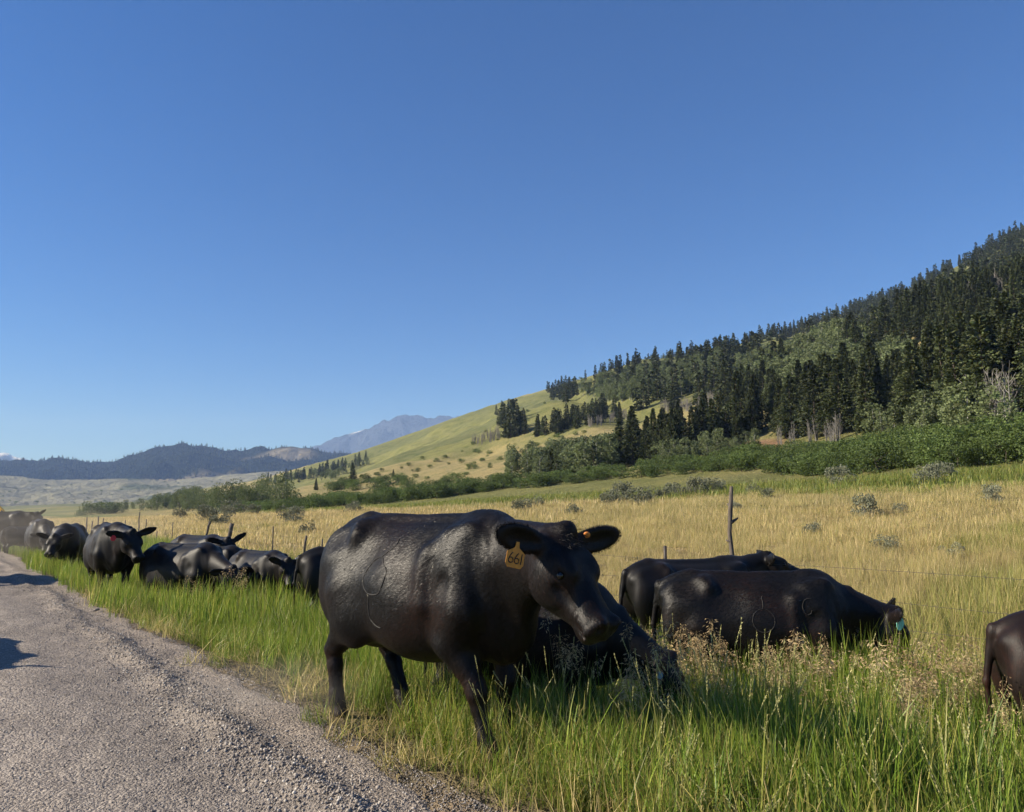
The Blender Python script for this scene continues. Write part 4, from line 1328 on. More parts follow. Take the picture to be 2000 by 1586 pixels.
def twig_tree(seed, n=46, leaves=0):
    r_ = np.random.default_rng(seed); VV, FF, off = [], [], 0
    for s in range(3):
        a0 = r_.uniform(0, 6.28); tip = np.array((math.cos(a0) * .10, math.sin(a0) * .10, r_.uniform(.8, 1)))
        base = np.array((math.cos(a0) * .03, math.sin(a0) * .03, 0))
        t = np.linspace(0, 1, 5)[:, None]
        st = base + (tip - base) * t + r_.normal(0, .012, (5, 3)) * t
        v, f = tube_vf(st, .016 * (1.1 - t[:, 0]), 5, False); VV.append(v); FF.append(f[0] + off); off += len(v)
        for k in range(n // 3):
            u_ = r_.uniform(.2, .97); p = base + (tip - base) * u_; a = r_.uniform(0, 6.28); L = .26 * (1.15 - u_) * r_.uniform(.5, 1.2)
            q = np.array([p, p + np.array((math.cos(a) * .6, math.sin(a) * .6, .55)) * L * .6, p + np.array((math.cos(a) * .8, math.sin(a) * .8, 1.0)) * L])
            v, f = tube_vf(q, np.array((.006, .004, .002)) * 1.3, 3, False); VV.append(v); FF.append(f[0] + off); off += len(v)
    return mk_mesh('branches', np.concatenate(VV), FF, [M_GREY], True)
TWIGS = [twig_tree(700 + k) for k in range(4)]

def in_poly(px, py, poly):
    poly = np.array(poly, float); n = len(poly); ins = np.zeros(len(px), bool)
    j = n - 1
    for i in range(n):
        xi, yi = poly[i]; xj, yj = poly[j]
        c = ((yi > py) != (yj > py)) & (px < (xj - xi) * (py - yi) / (yj - yi + 1e-12) + xi)
        ins ^= c; j = i
    return ins

def fill(poly, n, seed, rmin=45):
    """n rooting points whose feet stand inside an area of the slope"""
    r_ = np.random.default_rng(seed)
    poly = np.array(poly, float)
    lo, hi = poly.min(0), poly.max(0)
    P = np.zeros((0, 2))
    while len(P) < n:
        q = r_.uniform(lo, hi, (n * 4, 2)); q = q[in_poly(q[:, 0], q[:, 1], poly)]
        P = np.concatenate([P, q])
    P = P[:n]
    g = drop(P[:, 0], P[:, 1], rmin)
    ok = ~np.isnan(g[:, 0])
    return g[ok]

def sky_row(px):
    return np.interp(px, RIDGE[:, 0], RIDGE[:, 1])
xs_ = np.arange(1060, 2101, 40)
sky_band = [(x, sky_row(x) + 2) for x in xs_]
fir_pts, asp_pts, wil_pts, shr_pts, twg_pts = [], [], [], [], []      # (points, height range, zone)
Rg = [(x, sky_row(x) + 3) for x in np.arange(1480, 2121, 40)]
fir_pts.append((fill(Rg + [(2120, 640), (1900, 640), (1700, 655), (1560, 660), (1480, 675)], 620, 1), (9, 14), 'ridge'))
def along_ridge(p0, p1, n, seed, back=70):
    r_ = np.random.default_rng(seed)
    a_ = col_to_az(r_.uniform(p0, p1, n)); Y_ = np.interp(a_, _raz_t, _rY_t) - back * r_.uniform(-.25, 1, n)
    return np.c_[a_ * Y_, Y_, land_z(a_ * Y_, Y_)]
fir_pts.append((along_ridge(1470, 2130, 330, 51), (8, 13), 'ridge'))
fir_pts.append((along_ridge(1180, 1480, 70, 52, 50), (6, 12), 'ridge'))
fir_pts.append((fill([(1270, 708), (1480, 676), (1480, 700), (1270, 735)], 70, 2), (8, 13), 'ridge'))
fir_pts.append((fill([(1110, 748), (1280, 708), (1280, 716), (1110, 757)], 16, 21), (8, 13), 'ridge'))
fir_pts.append((fill([(1066, 764), (1120, 752), (1130, 772), (1110, 786), (1070, 782)], 42, 3), (8, 14), 'high clump'))
fir_pts.append((fill([(1190, 740), (1330, 715), (1440, 720), (1430, 800), (1260, 806), (1190, 800)], 60, 4), (9, 15), 'mid slope'))
fir_pts.append((fill([(966, 812), (1000, 798), (1032, 850), (990, 858)], 40, 5), (8, 13), 'left clump'))
fir_pts.append((fill([(1042, 850), (1100, 826), (1195, 800), (1205, 815), (1120, 842), (1050, 858)], 55, 6), (6, 10), 'diagonal row'))
fir_pts.append((fill([(1440, 700), (1720, 650), (2100, 640), (2100, 760), (1800, 730), (1560, 745), (1450, 790)], 85, 7), (9, 15), 'mid slope'))
fir_pts.append((fill([(1395, 800), (1440, 790), (1700, 790), (2100, 760), (2100, 850), (1850, 856), (1700, 850), (1560, 860), (1470, 862), (1400, 868)], 115, 8), (9, 14.5), 'front forest'))
fir_pts.append((fill([(1185, 905), (1330, 880), (1400, 868), (1400, 880), (1330, 902), (1220, 912)], 40, 9), (6, 11), 'foot clump'))
fir_pts.append((fill([(1130, 925), (1060, 938), (1075, 942), (1180, 930)], 5, 10), (5, 7), 'foot clump'))
fir_pts.append((fill([(1290, 872), (1400, 840), (1460, 850), (1400, 880), (1310, 890)], 22, 33), (6, 11), 'foot clump'))
asp_pts.append((fill([(1230, 912), (1400, 880), (1500, 880), (1420, 905), (1260, 925)], 40, 34), (2.5, 5), 'foot'))
fir_pts.append((fill([(505, 945), (640, 915), (720, 896), (700, 915), (560, 948)], 60, 11, 100), (7, 12), 'far copse'))
fir_pts.append((fill([(1130, 760), (1500, 690), (1700, 680), (1700, 790), (1450, 800), (1200, 790)], 40, 31), (5, 9), 'mid slope'))
asp_pts.append((fill([(1130, 760), (1300, 725), (1420, 712), (1400, 765), (1200, 790), (1135, 775)], 170, 12), (7, 10), 'upper'))
asp_pts.append((fill([(1440, 720), (1640, 670), (1700, 690), (1680, 760), (1560, 790), (1440, 790)], 260, 13), (7, 11), 'upper'))
asp_pts.append((fill([(1640, 740), (1780, 715), (1790, 770), (1640, 790)], 60, 14), (7, 10), 'upper'))
asp_pts.append((fill([(995, 925), (1060, 905), (1190, 895), (1200, 920), (1100, 938), (1000, 942)], 120, 15), (4.5, 8), 'foot'))
asp_pts.append((fill([(560, 940), (700, 900), (730, 905), (640, 942)], 60, 16, 100), (5, 8), 'far'))
asp_pts.append((fill([(1700, 856), (1990, 850), (2000, 880), (1760, 876)], 26, 17), (4, 7), 'foot'))
twg_pts.append((fill([(1140, 832), (1220, 815), (1225, 822), (1145, 838)], 30, 18), (3.5, 5), 'grey'))
twg_pts.append((fill([(1285, 805), (1400, 785), (1400, 800), (1290, 812)], 36, 19), (4, 6), 'grey'))
twg_pts.append((fill([(1500, 868), (1660, 852), (1680, 885), (1520, 895)], 13, 20), (3, 5.5), 'grey'))
twg_pts.append((fill([(920, 868), (975, 846), (985, 858), (930, 874)], 26, 22), (4, 6), 'grey'))
twg_pts.append((fill([(1890, 610), (2010, 585), (2010, 606), (1890, 628)], 26, 23), (9, 12), 'grey'))
twg_pts.append((fill([(1860, 860), (2000, 850), (2000, 868), (1860, 874)], 8, 24), (6, 9), 'grey'))
wil_pts.append((fill([(300, 998), (340, 985), (420, 990), (560, 985), (570, 995), (400, 1002)], 48, 25, 80), (6, 10), 'left'))
wil_pts.append((fill([(160, 998), (300, 992), (300, 1000), (170, 1003)], 14, 26, 80), (4, 7), 'left'))
shr_pts.append((fill([(400, 1003), (600, 985), (900, 962), (1010, 945), (1000, 955), (800, 980), (560, 1000)], 130, 27, 60), (1.8, 3.2), 'creek'))
shr_pts.append((fill([(1000, 948), (1250, 915), (1420, 905), (1500, 893), (1480, 918), (1200, 938), (1000, 958)], 75, 28), (1.4, 2.6), 'creek'))
shr_pts.append((fill([(1420, 905), (1500, 892), (1700, 880), (2080, 850), (2080, 905), (1800, 922), (1600, 930), (1430, 925)], 210, 29, 40), (1.4, 3.0), 'creek right'))
shr_pts.append((fill([(620, 950), (860, 935), (900, 948), (700, 972)], 22, 30, 60), (2, 4), 'creek'))

def pick_shadowed(pts):
    return pts

WHERE = [(620, 'at far left'), (1000, 'above the back of the big cow'), (1130, 'above the head of the big cow'), (1230, 'right of the head of the big cow'), (1420, 'left of the tall crooked post'), (1520, 'just right of the tall crooked post'),
         (1620, 'above the neck of the branded cow'), (1720, 'above the mint green tag'), (1850, 'right of the grazing branded cow'), (9999, 'near the right edge')]
def where(x):
    for lim, ph in WHERE:
        if x < lim:
            return ph

def individuals(groups, limit, protos_big, protos_small, name, labels, grp, big_px, part_names=('crown', 'trunk'), wide=(0.85, 1.15), cat='tree'):
    P, H, Z = [], [], []
    r_ = np.random.default_rng(len(name))
    for g, hr, z in groups:
        P.append(g); H.append(r_.uniform(*hr, len(g))); Z += [z] * len(g)
    P = np.concatenate(P); H = np.concatenate(H); Z = np.array(Z)
    app = H / P[:, 1]
    order = np.argsort(-app)
    rest = order[limit:]
    cx, cyy = pic_xy(P[:, 0], P[:, 1], P[:, 2])
    for rank, i in enumerate(order[:limit]):
        protos = protos_big if app[i] * FPX > big_px else protos_small
        k = int(r_.integers(0, len(protos)))
        lab = labels(Z[i], app[i] * FPX, cx[i], cyy[i])
        w16 = (lab + ', ' + where(cx[i])).split()
        lab = ' '.join(w16[:16]) if len(w16) <= 16 else lab
        o = link(name, None, None, (P[i, 0], P[i, 1], P[i, 2] - .05 * H[i] * .3), label=lab, category=cat, group=grp)
        w = H[i] * r_.uniform(*wide)
        o.scale = (w, w * r_.uniform(.9, 1.1), H[i])
        o.rotation_euler = (r_.normal(0, .02), r_.normal(0, .02), r_.uniform(0, 6.28))
        pr = protos[k]
        for nm, me in zip(part_names, pr if isinstance(pr, tuple) else (pr,)):
            link(nm, me, o)
    return P[rest], H[rest]

def scatter(name, label, protos, P, rot, scl, idx, **props):
    """one mass of many small things: shared meshes spread over points"""
    coll = bpy.data.collections.new(name + '_kinds')
    for k, me in enumerate(protos):
        coll.objects.link(bpy.data.objects.new('%s_kind_%02d' % (name, k), me))
    me = bpy.data.meshes.new(name)
    n = len(P)
    me.vertices.add(n)
    me.vertices.foreach_set('co', np.asarray(P, np.float32).ravel())
    for nm, tp, key, arr in (('rot', 'FLOAT_VECTOR', 'vector', rot), ('scl', 'FLOAT_VECTOR', 'vector', scl), ('idx', 'INT', 'value', idx)):
        a = me.attributes.new(nm, tp, 'POINT')
        a.data.foreach_set(key, np.asarray(arr, np.int32 if tp == 'INT' else np.float32).ravel())
    o = link(name, me, None, None, label=label, kind='stuff', **props)
    ng = bpy.data.node_groups.new(name + '_spread', 'GeometryNodeTree')
    ng.interface.new_socket('Geometry', in_out='INPUT', socket_type='NodeSocketGeometry')
    ng.interface.new_socket('Geometry', in_out='OUTPUT', socket_type='NodeSocketGeometry')
    gi_ = ng.nodes.new('NodeGroupInput'); go_ = ng.nodes.new('NodeGroupOutput')
    ci = ng.nodes.new('GeometryNodeCollectionInfo'); ci.inputs['Collection'].default_value = coll
    ci.inputs['Separate Children'].default_value = True; ci.inputs['Reset Children'].default_value = True
    ip = ng.nodes.new('GeometryNodeInstanceOnPoints'); ip.inputs['Pick Instance'].default_value = True
    def attr(nm, tp):
        a = ng.nodes.new('GeometryNodeInputNamedAttribute'); a.data_type = tp; a.inputs['Name'].default_value = nm
        return a.outputs[0]
    L = ng.links
    L.new(gi_.outputs[0], ip.inputs['Points']); L.new(ci.outputs[0], ip.inputs['Instance'])
    L.new(attr('idx', 'INT'), ip.inputs['Instance Index']); L.new(attr('rot', 'FLOAT_VECTOR'), ip.inputs['Rotation']); L.new(attr('scl', 'FLOAT_VECTOR'), ip.inputs['Scale'])
    L.new(ip.outputs[0], go_.inputs[0])
    md = o.modifiers.new('spread', 'NODES'); md.node_group = ng
    return o

def joined(pair, name):
    """crown and trunk in one mesh, for trees too far off to tell apart"""
    V, T, Q, cols, fm = [], [], [], [], []
    off = 0
    mats = []
    tris, quads, mt, mq = [], [], [], []
    for mi, me in enumerate(pair):
        n = len(me.vertices); co = np.empty(n * 3, np.float32); me.vertices.foreach_get('co', co)
        V.append(co.reshape(-1, 3)); mats.append(me.materials[0])
        ca = me.color_attributes.get('Col')
        if ca:
            c = np.empty(n * 4, np.float32); ca.data.foreach_get('color', c); cols.append(c.reshape(-1, 4)[:, :3])
        else:
            cols.append(np.ones((n, 3), np.float32))
        for p in me.polygons:
            vv = [v + off for v in p.vertices]
            (tris if len(vv) == 3 else quads).append(vv); (mt if len(vv) == 3 else mq).append(mi)
        off += n
    F = [np.array(f) for f in (tris, quads) if f]
    return mk_mesh(name, np.concatenate(V), F, mats, False, np.concatenate(cols), mt + mq)

def mass(name, label, P, H, protos, wide=(0.85, 1.15), seed=1):
    if not len(P):
        return
    r_ = np.random.default_rng(seed); n = len(P)
    w = H * r_.uniform(*wide, n)
    Q = P.copy(); Q[:, 2] -= .02 * H
    scatter(name, label, [joined(p, name) if isinstance(p, tuple) else p for p in protos], Q, np.c_[np.zeros(n), np.zeros(n), r_.uniform(0, 6.28, n)], np.c_[w, w, H], r_.integers(0, len(protos), n))

ZL = {'ridge': 'small conifer of the skyline forest', 'high clump': 'dark conifer in the clump high on the open ridge', 'mid slope': 'dark conifer on the middle slope',
      'left clump': 'dark conifer in the isolated clump left of the forest', 'diagonal row': 'small conifer in the diagonal row edging the meadow', 'front forest': 'tall conifer in the forest front',
      'foot clump': 'dark conifer at the meadow foot', 'far copse': 'small conifer in the far copse on the left slope'}
P_, H_ = individuals(fir_pts, 300, FIRS, FIRS_S, 'conifer_tree', lambda z, a, x, y: ZL[z], 'conifers on the hillside', 55)
mass('conifer_forest', 'distant dark conifer forest along the ridge', P_, H_, FIRS_S)
for px, row, h, lab in ((688, 946, 9, 'lone dark pine standing on the left meadow slope'), (1236, 910, 12.5, 'tallest dark fir at the foot of the meadow, standing alone above the clump'),
                        (1075, 941, 6.5, 'bushy dark spruce among the pale aspens at the hill foot'), (1210, 828, 9, 'dark fir beside the grey leafless thicket on the meadow'),
                        (617, 958, 5, 'small dark fir left of the lone pine'), (1930, 860, 14, 'huge dark fir near the right edge, front of the forest'), (1790, 858, 13, 'broad dark fir in the front row above the green shrubs'),
                        (768, 934, 3.5, 'tiny fir on the open slope right of the lone pine')):
    g = drop(np.array([float(px)]), np.array([float(row)]), 45)[0]
    pr = FIRS[(px * 7) % 7]
    o = link('conifer_tree', None, None, (g[0], g[1], g[2] - .1), label=lab, category='tree')
    o.scale = (h * 1.05, h * 1.05, h); o.rotation_euler = (0, 0, px)
    link('crown', pr[0], o); link('trunk', pr[1], o)
AL = {'upper': 'pale green aspen of the upper stand', 'foot': 'pale green aspen of the hill foot grove', 'far': 'pale aspen in the far copse on the left slope'}
P_, H_ = individuals(asp_pts, 300, ASPS, ASPS, 'aspen_tree', lambda z, a, x, y: AL[z], 'aspens on the hillside', 40, wide=(1.0, 1.4))
mass('aspen_grove', 'distant pale aspen groves on the slope', P_, H_, ASPS, (1.0, 1.4), 2)
P_, H_ = individuals(twg_pts, 200, TWIGS, TWIGS, 'leafless_tree', lambda z, a, x, y: 'grey leafless young tree in a thicket', 'grey leafless thickets', 30, ('branches',), (0.8, 1.3))
P_, H_ = individuals(wil_pts, 100, WILS, WILS, 'willow_tree', lambda z, a, x, y: 'olive green willow in the creek row', 'willows along the creek', 30, wide=(0.8, 1.2))
SL = {'creek': 'rounded green shrub along the creek', 'creek right': 'leafy green shrub below the forest'}
P_, H_ = individuals(shr_pts, 300, SHRS, SHRS, 'green_shrub', lambda z, a, x, y: SL[z], 'shrubs along the creek', 20, wide=(1.0, 1.6), cat='shrub')
mass('shrub_thicket', 'low green thicket along the creek', P_, H_, SHRS, (1.0, 1.6), 3)

# lone dark junipers and dots on the open slope
dots = fill([(920, 850), (1000, 800), (1080, 780), (960, 850), (800, 905), (700, 930), (760, 960), (980, 925), (1150, 870), (1200, 840), (1100, 850)], 60, 41, 60)
P_, H_ = individuals([(dots, (0.7, 1.8), 'dot')], 70, SHRS, SHRS, 'meadow_shrub', lambda z, a, x, y: 'small dark shrub on the open meadow', 'shrubs dotting the meadow', 20, wide=(1.0, 1.5), cat='shrub')
# bushes across the valley at left
for px, row, Yd, h, w, lab in ((178, 984, 420, 7, 9, 'dark round tree in the far left valley'), (205, 986, 425, 7, 10, 'low pale tree clump edge in the far left valley'), (222, 986, 430, 6.5, 9, 'pale green tree at the right of the far valley clump'), (158, 986, 400, 3.2, 4.5, 'small dark bush left of the far valley trees')):
    x = float(col_to_az(px)) * Yd
    o = link('valley_tree', None, None, (x, Yd, float(land_z(x, Yd)) - .3), label=lab, category='tree')
    o.scale = (w, w, h)
    link('crown', SHRS[px % 5][0], o); link('trunk', SHRS[px % 5][1], o)
# sagebrush in the dry field
sg_spots = [(1215, 985, 1.0), (1195, 990, .8), (1245, 987, .9), (1340, 972, .8), (1365, 970, .9), (1395, 968, .8), (1310, 976, .8), (1280, 980, .7), (1640, 950, .95), (1838, 941, .9), (1815, 946, .9), (1470, 968, .6), (1690, 1012, 1.1), (1590, 1050, .7), (1730, 1078, .7),
            (1860, 1090, .6), (1500, 978, .6), (400, 1020, 1.0), (455, 1012, 1.3), (560, 1020, .8), (575, 1023, .8), (1020, 1003, .7), (1120, 1008, .6), (600, 1042, .6), (495, 1008, .9), (350, 1015, .8), (690, 1005, .8), (1050, 992, .6), (1940, 985, .9), (1435, 1000, .5), (1760, 1002, .5), (425, 1030, .9)]
r_ = np.random.default_rng(77)
for q, (px, row, h) in enumerate(sg_spots):
    g = drop(np.array([float(px)]), np.array([float(row)]), 9)[0]
    if np.isnan(g[0]):
        continue
    hh_ = h * 0.95 * max(0.6, min(1.6, g[1] / 40))
    near_ = 'beside the fence' if g[1] < 22 else ('in the dry field' if row > 985 else 'at the far edge of the dry field')
    o = link('sagebrush', None, None, (g[0], g[1], g[2] - .05), label='grey green sagebrush clump ' + near_, category='sagebrush', group='sagebrush ' + near_)
    o.scale = (hh_ * 1.15, hh_ * 1.15, hh_ * 1.15); o.rotation_euler = (0, 0, q)
    pr = SAGES[q % 4]
    link('foliage', pr[0], o); link('stem', pr[1], o)
# far forest on the skyline hills and sage dots
fv = FORV.reshape(-1, 3); ft = np.broadcast_to(FORT[None, :], FORV.shape[:2]).ravel()
keep = (ft > 0.42) & (ft < 1.05)
cand = fv[keep]
sel = r_.integers(0, len(cand), 5200)
Pf = cand[sel] + np.c_[r_.uniform(-12, 12, len(sel)), r_.uniform(-8, 8, len(sel)), np.zeros(len(sel))]
mk_ = fbm(Pf[:, 0], Pf[:, 1], 0.0045, 3, 11) < 1.75
Pf = Pf[mk_]
mass('hill_forest', 'dark forest covering the far hills at left', Pf, r_.uniform(9, 17, len(Pf)), FIRS_S, (1.2, 1.8), 8)
sv = SAGEV.reshape(-1, 3); st_ = np.broadcast_to(SAGET[None, :], SAGEV.shape[:2]).ravel()
cand = sv[(st_ > .1) & (st_ < .98)]
Ps = cand[r_.integers(0, len(cand), 500)] + np.c_[r_.uniform(-9, 9, 500), r_.uniform(-6, 6, 500), np.zeros(500)]
mass('valley_scrub', 'scattered dark scrub on the sage hills', Ps, r_.uniform(2, 5, 500), SHRS[:2], (1.0, 1.6), 9)
# ------------------------------------------------------------------ grasses and gravel
def grass_mat(name, transl=0.45):
    m, nt, bs = mat(name)
    a = N(nt, 'ShaderNodeVertexColor', layer_name='Col')
    oi = N(nt, 'ShaderNodeObjectInfo')
    rnd = N(nt, 'ShaderNodeMapRange'); rnd.inputs[3].default_value = .78; rnd.inputs[4].default_value = 1.2
    nt.links.new(oi.outputs['Random'], rnd.inputs[0])
    mul = N(nt, 'ShaderNodeVectorMath', operation='SCALE'); nt.links.new(a.outputs[0], mul.inputs[0]); nt.links.new(rnd.outputs[0], mul.inputs['Scale'])
    nt.links.new(mul.outputs[0], bs.inputs['Base Color'])
    bs.inputs['Roughness'].default_value = 0.45
    bs.inputs['Specular IOR Level'].default_value = 0.3
    tr = N(nt, 'ShaderNodeBsdfTranslucent'); nt.links.new(mul.outputs[0], tr.inputs[0])
    mx = N(nt, 'ShaderNodeMixShader'); mx.inputs[0].default_value = transl
    nt.links.new(bs.outputs[0], mx.inputs[1]); nt.links.new(tr.outputs[0], mx.inputs[2]); nt.links.new(mx.outputs[0], nt.nodes['Material Output'].inputs[0])
    return m
GRASS = grass_mat('grass_blades')
SEED = grass_mat('grass_seed', 0.25)

def blades(seed, n, hr, width, spread, lean, curl, cols, seg=5, flop=0.0):
    """a tuft: n curved tapering blades"""
    r_ = np.random.default_rng(seed)
    a = r_.uniform(0, 6.283, n); rad = spread * np.sqrt(r_.uniform(0, 1, n))
    base = np.c_[np.cos(a) * rad, np.sin(a) * rad, np.full(n, -.03)]
    L = r_.uniform(*hr, n)
    az_ = r_.uniform(0, 6.283, n); dirh = np.c_[np.cos(az_), np.sin(az_), np.zeros(n)]
    l0 = np.abs(r_.normal(0, lean, n)); c = np.abs(r_.normal(0, curl, n)) + np.where(r_.uniform(0, 1, n) < flop, r_.uniform(1.2, 2.4, n), 0)
    side = np.cross(dirh, (0, 0, 1))
    tw = r_.uniform(-.8, .8, n)
    P = [base]; ang = l0
    for k in range(seg):
        step = dirh * np.sin(ang)[:, None] + np.array((0, 0, 1)) * np.cos(ang)[:, None]
        P.append(P[-1] + step * (L / seg)[:, None]); ang = ang + c / seg * (0.4 + 1.2 * k / seg)
    P = np.stack(P, 1)                                    # n, seg+1, 3
    w = width * r_.uniform(.6, 1.3, n)
    t = np.linspace(0, 1, seg + 1)
    prof = np.where(t < .5, .75 + .5 * t, 1 - (t - .5) * 2 * .95)
    sd = side * np.cos(tw)[:, None] + dirh * np.sin(tw)[:, None]
    off = sd[:, None] * (w[:, None] * prof)[..., None] * .5
    V = np.stack([P - off, P + off], 2).reshape(-1, 3)     # n*(seg+1)*2
    i = (np.arange(n)[:, None] * (seg + 1) + np.arange(seg)[None]) .ravel() * 2
    Q = np.stack([i, i + 1, i + 3, i + 2], 1)
    ci = r_.integers(0, len(cols), n)
    col = np.array(cols)[ci] * r_.uniform(.75, 1.25, (n, 1))
    tipc = col * np.array((1.25, 1.12, .85)); basec = col * np.array((1.05, 1.0, .8))
    cc = basec[:, None] * (1 - t[None, :, None]) + tipc[:, None] * t[None, :, None]
    return V, Q, np.repeat(cc.reshape(-1, 3), 2, 0)

def pack(name, parts, m):
    V, F, Cc, off = [], [], [], 0
    for v, f, c in parts:
        for ff in (f if isinstance(f, list) else [f]):
            F.append(ff + off)
        V.append(v); Cc.append(c); off += len(v)
    return mk_mesh(name, np.concatenate(V), F, [m], False, np.concatenate(Cc))

G1 = [(0.135, 0.225, 0.035), (0.175, 0.275, 0.045), (0.225, 0.295, 0.06), (0.10, 0.18, 0.03), (0.30, 0.31, 0.10)]
G2 = [(0.22, 0.25, 0.07), (0.31, 0.29, 0.115), (0.44, 0.38, 0.20), (0.17, 0.22, 0.055), (0.54, 0.46, 0.27)]
TN = [(0.48, 0.405, 0.245), (0.53, 0.45, 0.285), (0.43, 0.375, 0.21), (0.37, 0.35, 0.165), (0.60, 0.52, 0.35)]
TG = [(0.36, 0.345, 0.16), (0.28, 0.295, 0.11), (0.21, 0.25, 0.075), (0.42, 0.37, 0.20)]
CG = [(0.16, 0.215, 0.055), (0.20, 0.245, 0.07), (0.13, 0.185, 0.045), (0.30, 0.29, 0.11)]

def panicle(r_, top, h, droop, n, ln, col):
    """drooping seed head of slender spikelets on thin branchlets"""
    Vs, Fs, Cs, off = [], [], [], 0
    for k in range(n):
        t = k / n
        p = np.array((droop[0] * (1 - t) ** 1.5, droop[1] * (1 - t) ** 1.5, -h * t * (1 - .2 * t))) + top
        a = r_.uniform(0, 6.28)
        d = np.array((math.cos(a) * .8 + droop[0] * 3, math.sin(a) * .8 + droop[1] * 3, r_.uniform(-.7, .5))); d /= np.linalg.norm(d)
        b0 = p; b1 = p + d * ln * r_.uniform(.4, 1.1)
        d2 = d + np.array((0, 0, -.5)); d2 /= np.linalg.norm(d2)
        e = b1 + d2 * ln * r_.uniform(.7, 1.1)
        s = np.cross(d2, r_.normal(0, 1, 3)); s /= np.linalg.norm(s)
        s2 = np.cross(d2, s)
        w = ln * .10
        mid = (b1 + e) / 2
        V = np.array([b0 - s * .0006, b0 + s * .0006, b1, b1, mid + s * w, e, mid - s * w, mid + s2 * w, mid - s2 * w])
        Vs.append(V); Fs.append((np.array([(0, 1, 2)]) + off, np.array([(3, 4, 5, 6), (3, 7, 5, 8)]) + off)); off += 9
        Cs.append(np.tile(np.array(col) * r_.uniform(.75, 1.3), (9, 1)))
    return np.concatenate(Vs), [np.concatenate([f[0] for f in Fs]), np.concatenate([f[1] for f in Fs])], np.concatenate(Cs)

def stalk(p0, p1, bend, w, col, n=6):
    t = np.linspace(0, 1, n)[:, None]
    P = p0 + (p1 - p0) * t + np.array(bend) * np.sin(math.pi * t * .5) ** 2 * t
    V, F = tube_vf(P, w * (1.1 - .6 * t[:, 0]), 3, False)
    return (V, F[0], np.tile(np.array(col), (len(V), 1))), P[-1]

def brome(seed, n=9):
    r_ = np.random.default_rng(seed); parts = []
    for k in range(n):
        a = r_.uniform(0, 6.28); rad = .10 * math.sqrt(r_.uniform(0, 1)); h = r_.uniform(.68, .98)
        p0 = np.array((math.cos(a) * rad, math.sin(a) * rad, -.02)); p1 = p0 + np.array((r_.normal(0, .07), r_.normal(0, .07), h))
        st, tip = stalk(p0, p1, (r_.normal(0, .05), r_.normal(0, .05), -.02), .0014, (0.34, 0.29, 0.13))
        parts.append(st)
        dr = r_.normal(0, .035, 2)
        parts.append(panicle(r_, tip, r_.uniform(.12, .22), dr, 34, r_.uniform(.026, .040), [(0.46, 0.35, 0.19), (0.36, 0.25, 0.14), (0.56, 0.45, 0.26)][r_.integers(0, 3)]))
    return pack('brome', parts, SEED)

def wheat(seed, n=7):
    r_ = np.random.default_rng(seed); parts = []
    for k in range(n):
        a = r_.uniform(0, 6.28); rad = .12 * math.sqrt(r_.uniform(0, 1)); h = r_.uniform(.60, .95)
        p0 = np.array((math.cos(a) * rad, math.sin(a) * rad, -.02)); p1 = p0 + np.array((r_.normal(0, .12), r_.normal(0, .12), h))
        st, tip = stalk(p0, p1, (r_.normal(0, .12), r_.normal(0, .12), -.06), .0015, (0.22, 0.25, 0.08))
        parts.append(st)
        P = st[0].reshape(6, 3, 3).mean(1)
        Lh = r_.uniform(.09, .15)
        d = P[-1] - P[-2]; d /= np.linalg.norm(d)
        m_ = 22; tt = np.linspace(0, 1, m_)
        C0 = tip + d * (tt[:, None] - .15) * Lh
        ang = np.arange(m_) * 2.6
        s = np.cross(d, (0, 1, 0.1)); s /= np.linalg.norm(s); s2 = np.cross(d, s)
        D = d[None] * 1.3 + s[None] * np.cos(ang)[:, None] * .55 + s2[None] * np.sin(ang)[:, None] * .55
        V, Q, T = cards(C0, D, .013, r_, .42)
        parts.append((V, [Q, T], np.tile(np.array((0.36, 0.34, 0.14)) * r_.uniform(.8, 1.2), (len(V), 1))))
    return pack('wheat', parts, SEED)

TALL = [pack('tuft', [blades(900 + k, 40, (.42, .82), .0092, .13, .17, .5, G1, 5, .14)], GRASS) for k in range(5)]
MIDG = [pack('tuft', [blades(920 + k, 38, (.20, .42), .0060, .14, .30, .7, G1[1:] + G2[:2], 5, .25)], GRASS) for k in range(4)]
LOWG = [pack('tuft', [blades(940 + k, 36, (.10, .30), .0048, .15, .55, 1.0, G2, 4, .4)], GRASS) for k in range(4)]
STRAW_T = [pack('tuft', [blades(950 + k, 20, (.15, .45), .0040, .20, .95, .9, G2[2:3] + G2[4:] + [(.36, .33, .13)], 4, .3)], GRASS) for k in range(3)]
BROM = [brome(960 + k) for k in range(4)]
WHEA = [wheat(970 + k) for k in range(4)]
FAR_V = [pack('tuft', [blades(980 + k, 60, (.35, .75), .012, .34, .18, .4, G1, 3)], GRASS) for k in range(3)]
def field_tuft(k, n, spread, width, cols, hr):
    r_ = np.random.default_rng(1000 + k)
    b = blades(1000 + k, n, hr, width, spread, .38, .9, cols, 3)
    return pack('tuft', [b], GRASS)
FIELD_N = [field_tuft(k, 90, .38, .0050, TN + TG[:2], (.20, .48)) for k in range(4)]
FIELD_M = [field_tuft(10 + k, 130, .9, .011, TN + TG[:2], (.20, .46)) for k in range(3)]
FIELD_F = [field_tuft(20 + k, 110, 2.2, .035, TN, (.25, .5)) for k in range(3)]
FIELD_MG = [field_tuft(14 + k, 130, .9, .011, TG + CG[:1], (.20, .44)) for k in range(3)]
FIELD_G = [field_tuft(30 + k, 70, .4, .006, TG, (.25, .5)) for k in range(3)]
LUSH = [field_tuft(40 + k, 150, 2.0, .035, CG, (.25, .6)) for k in range(3)]

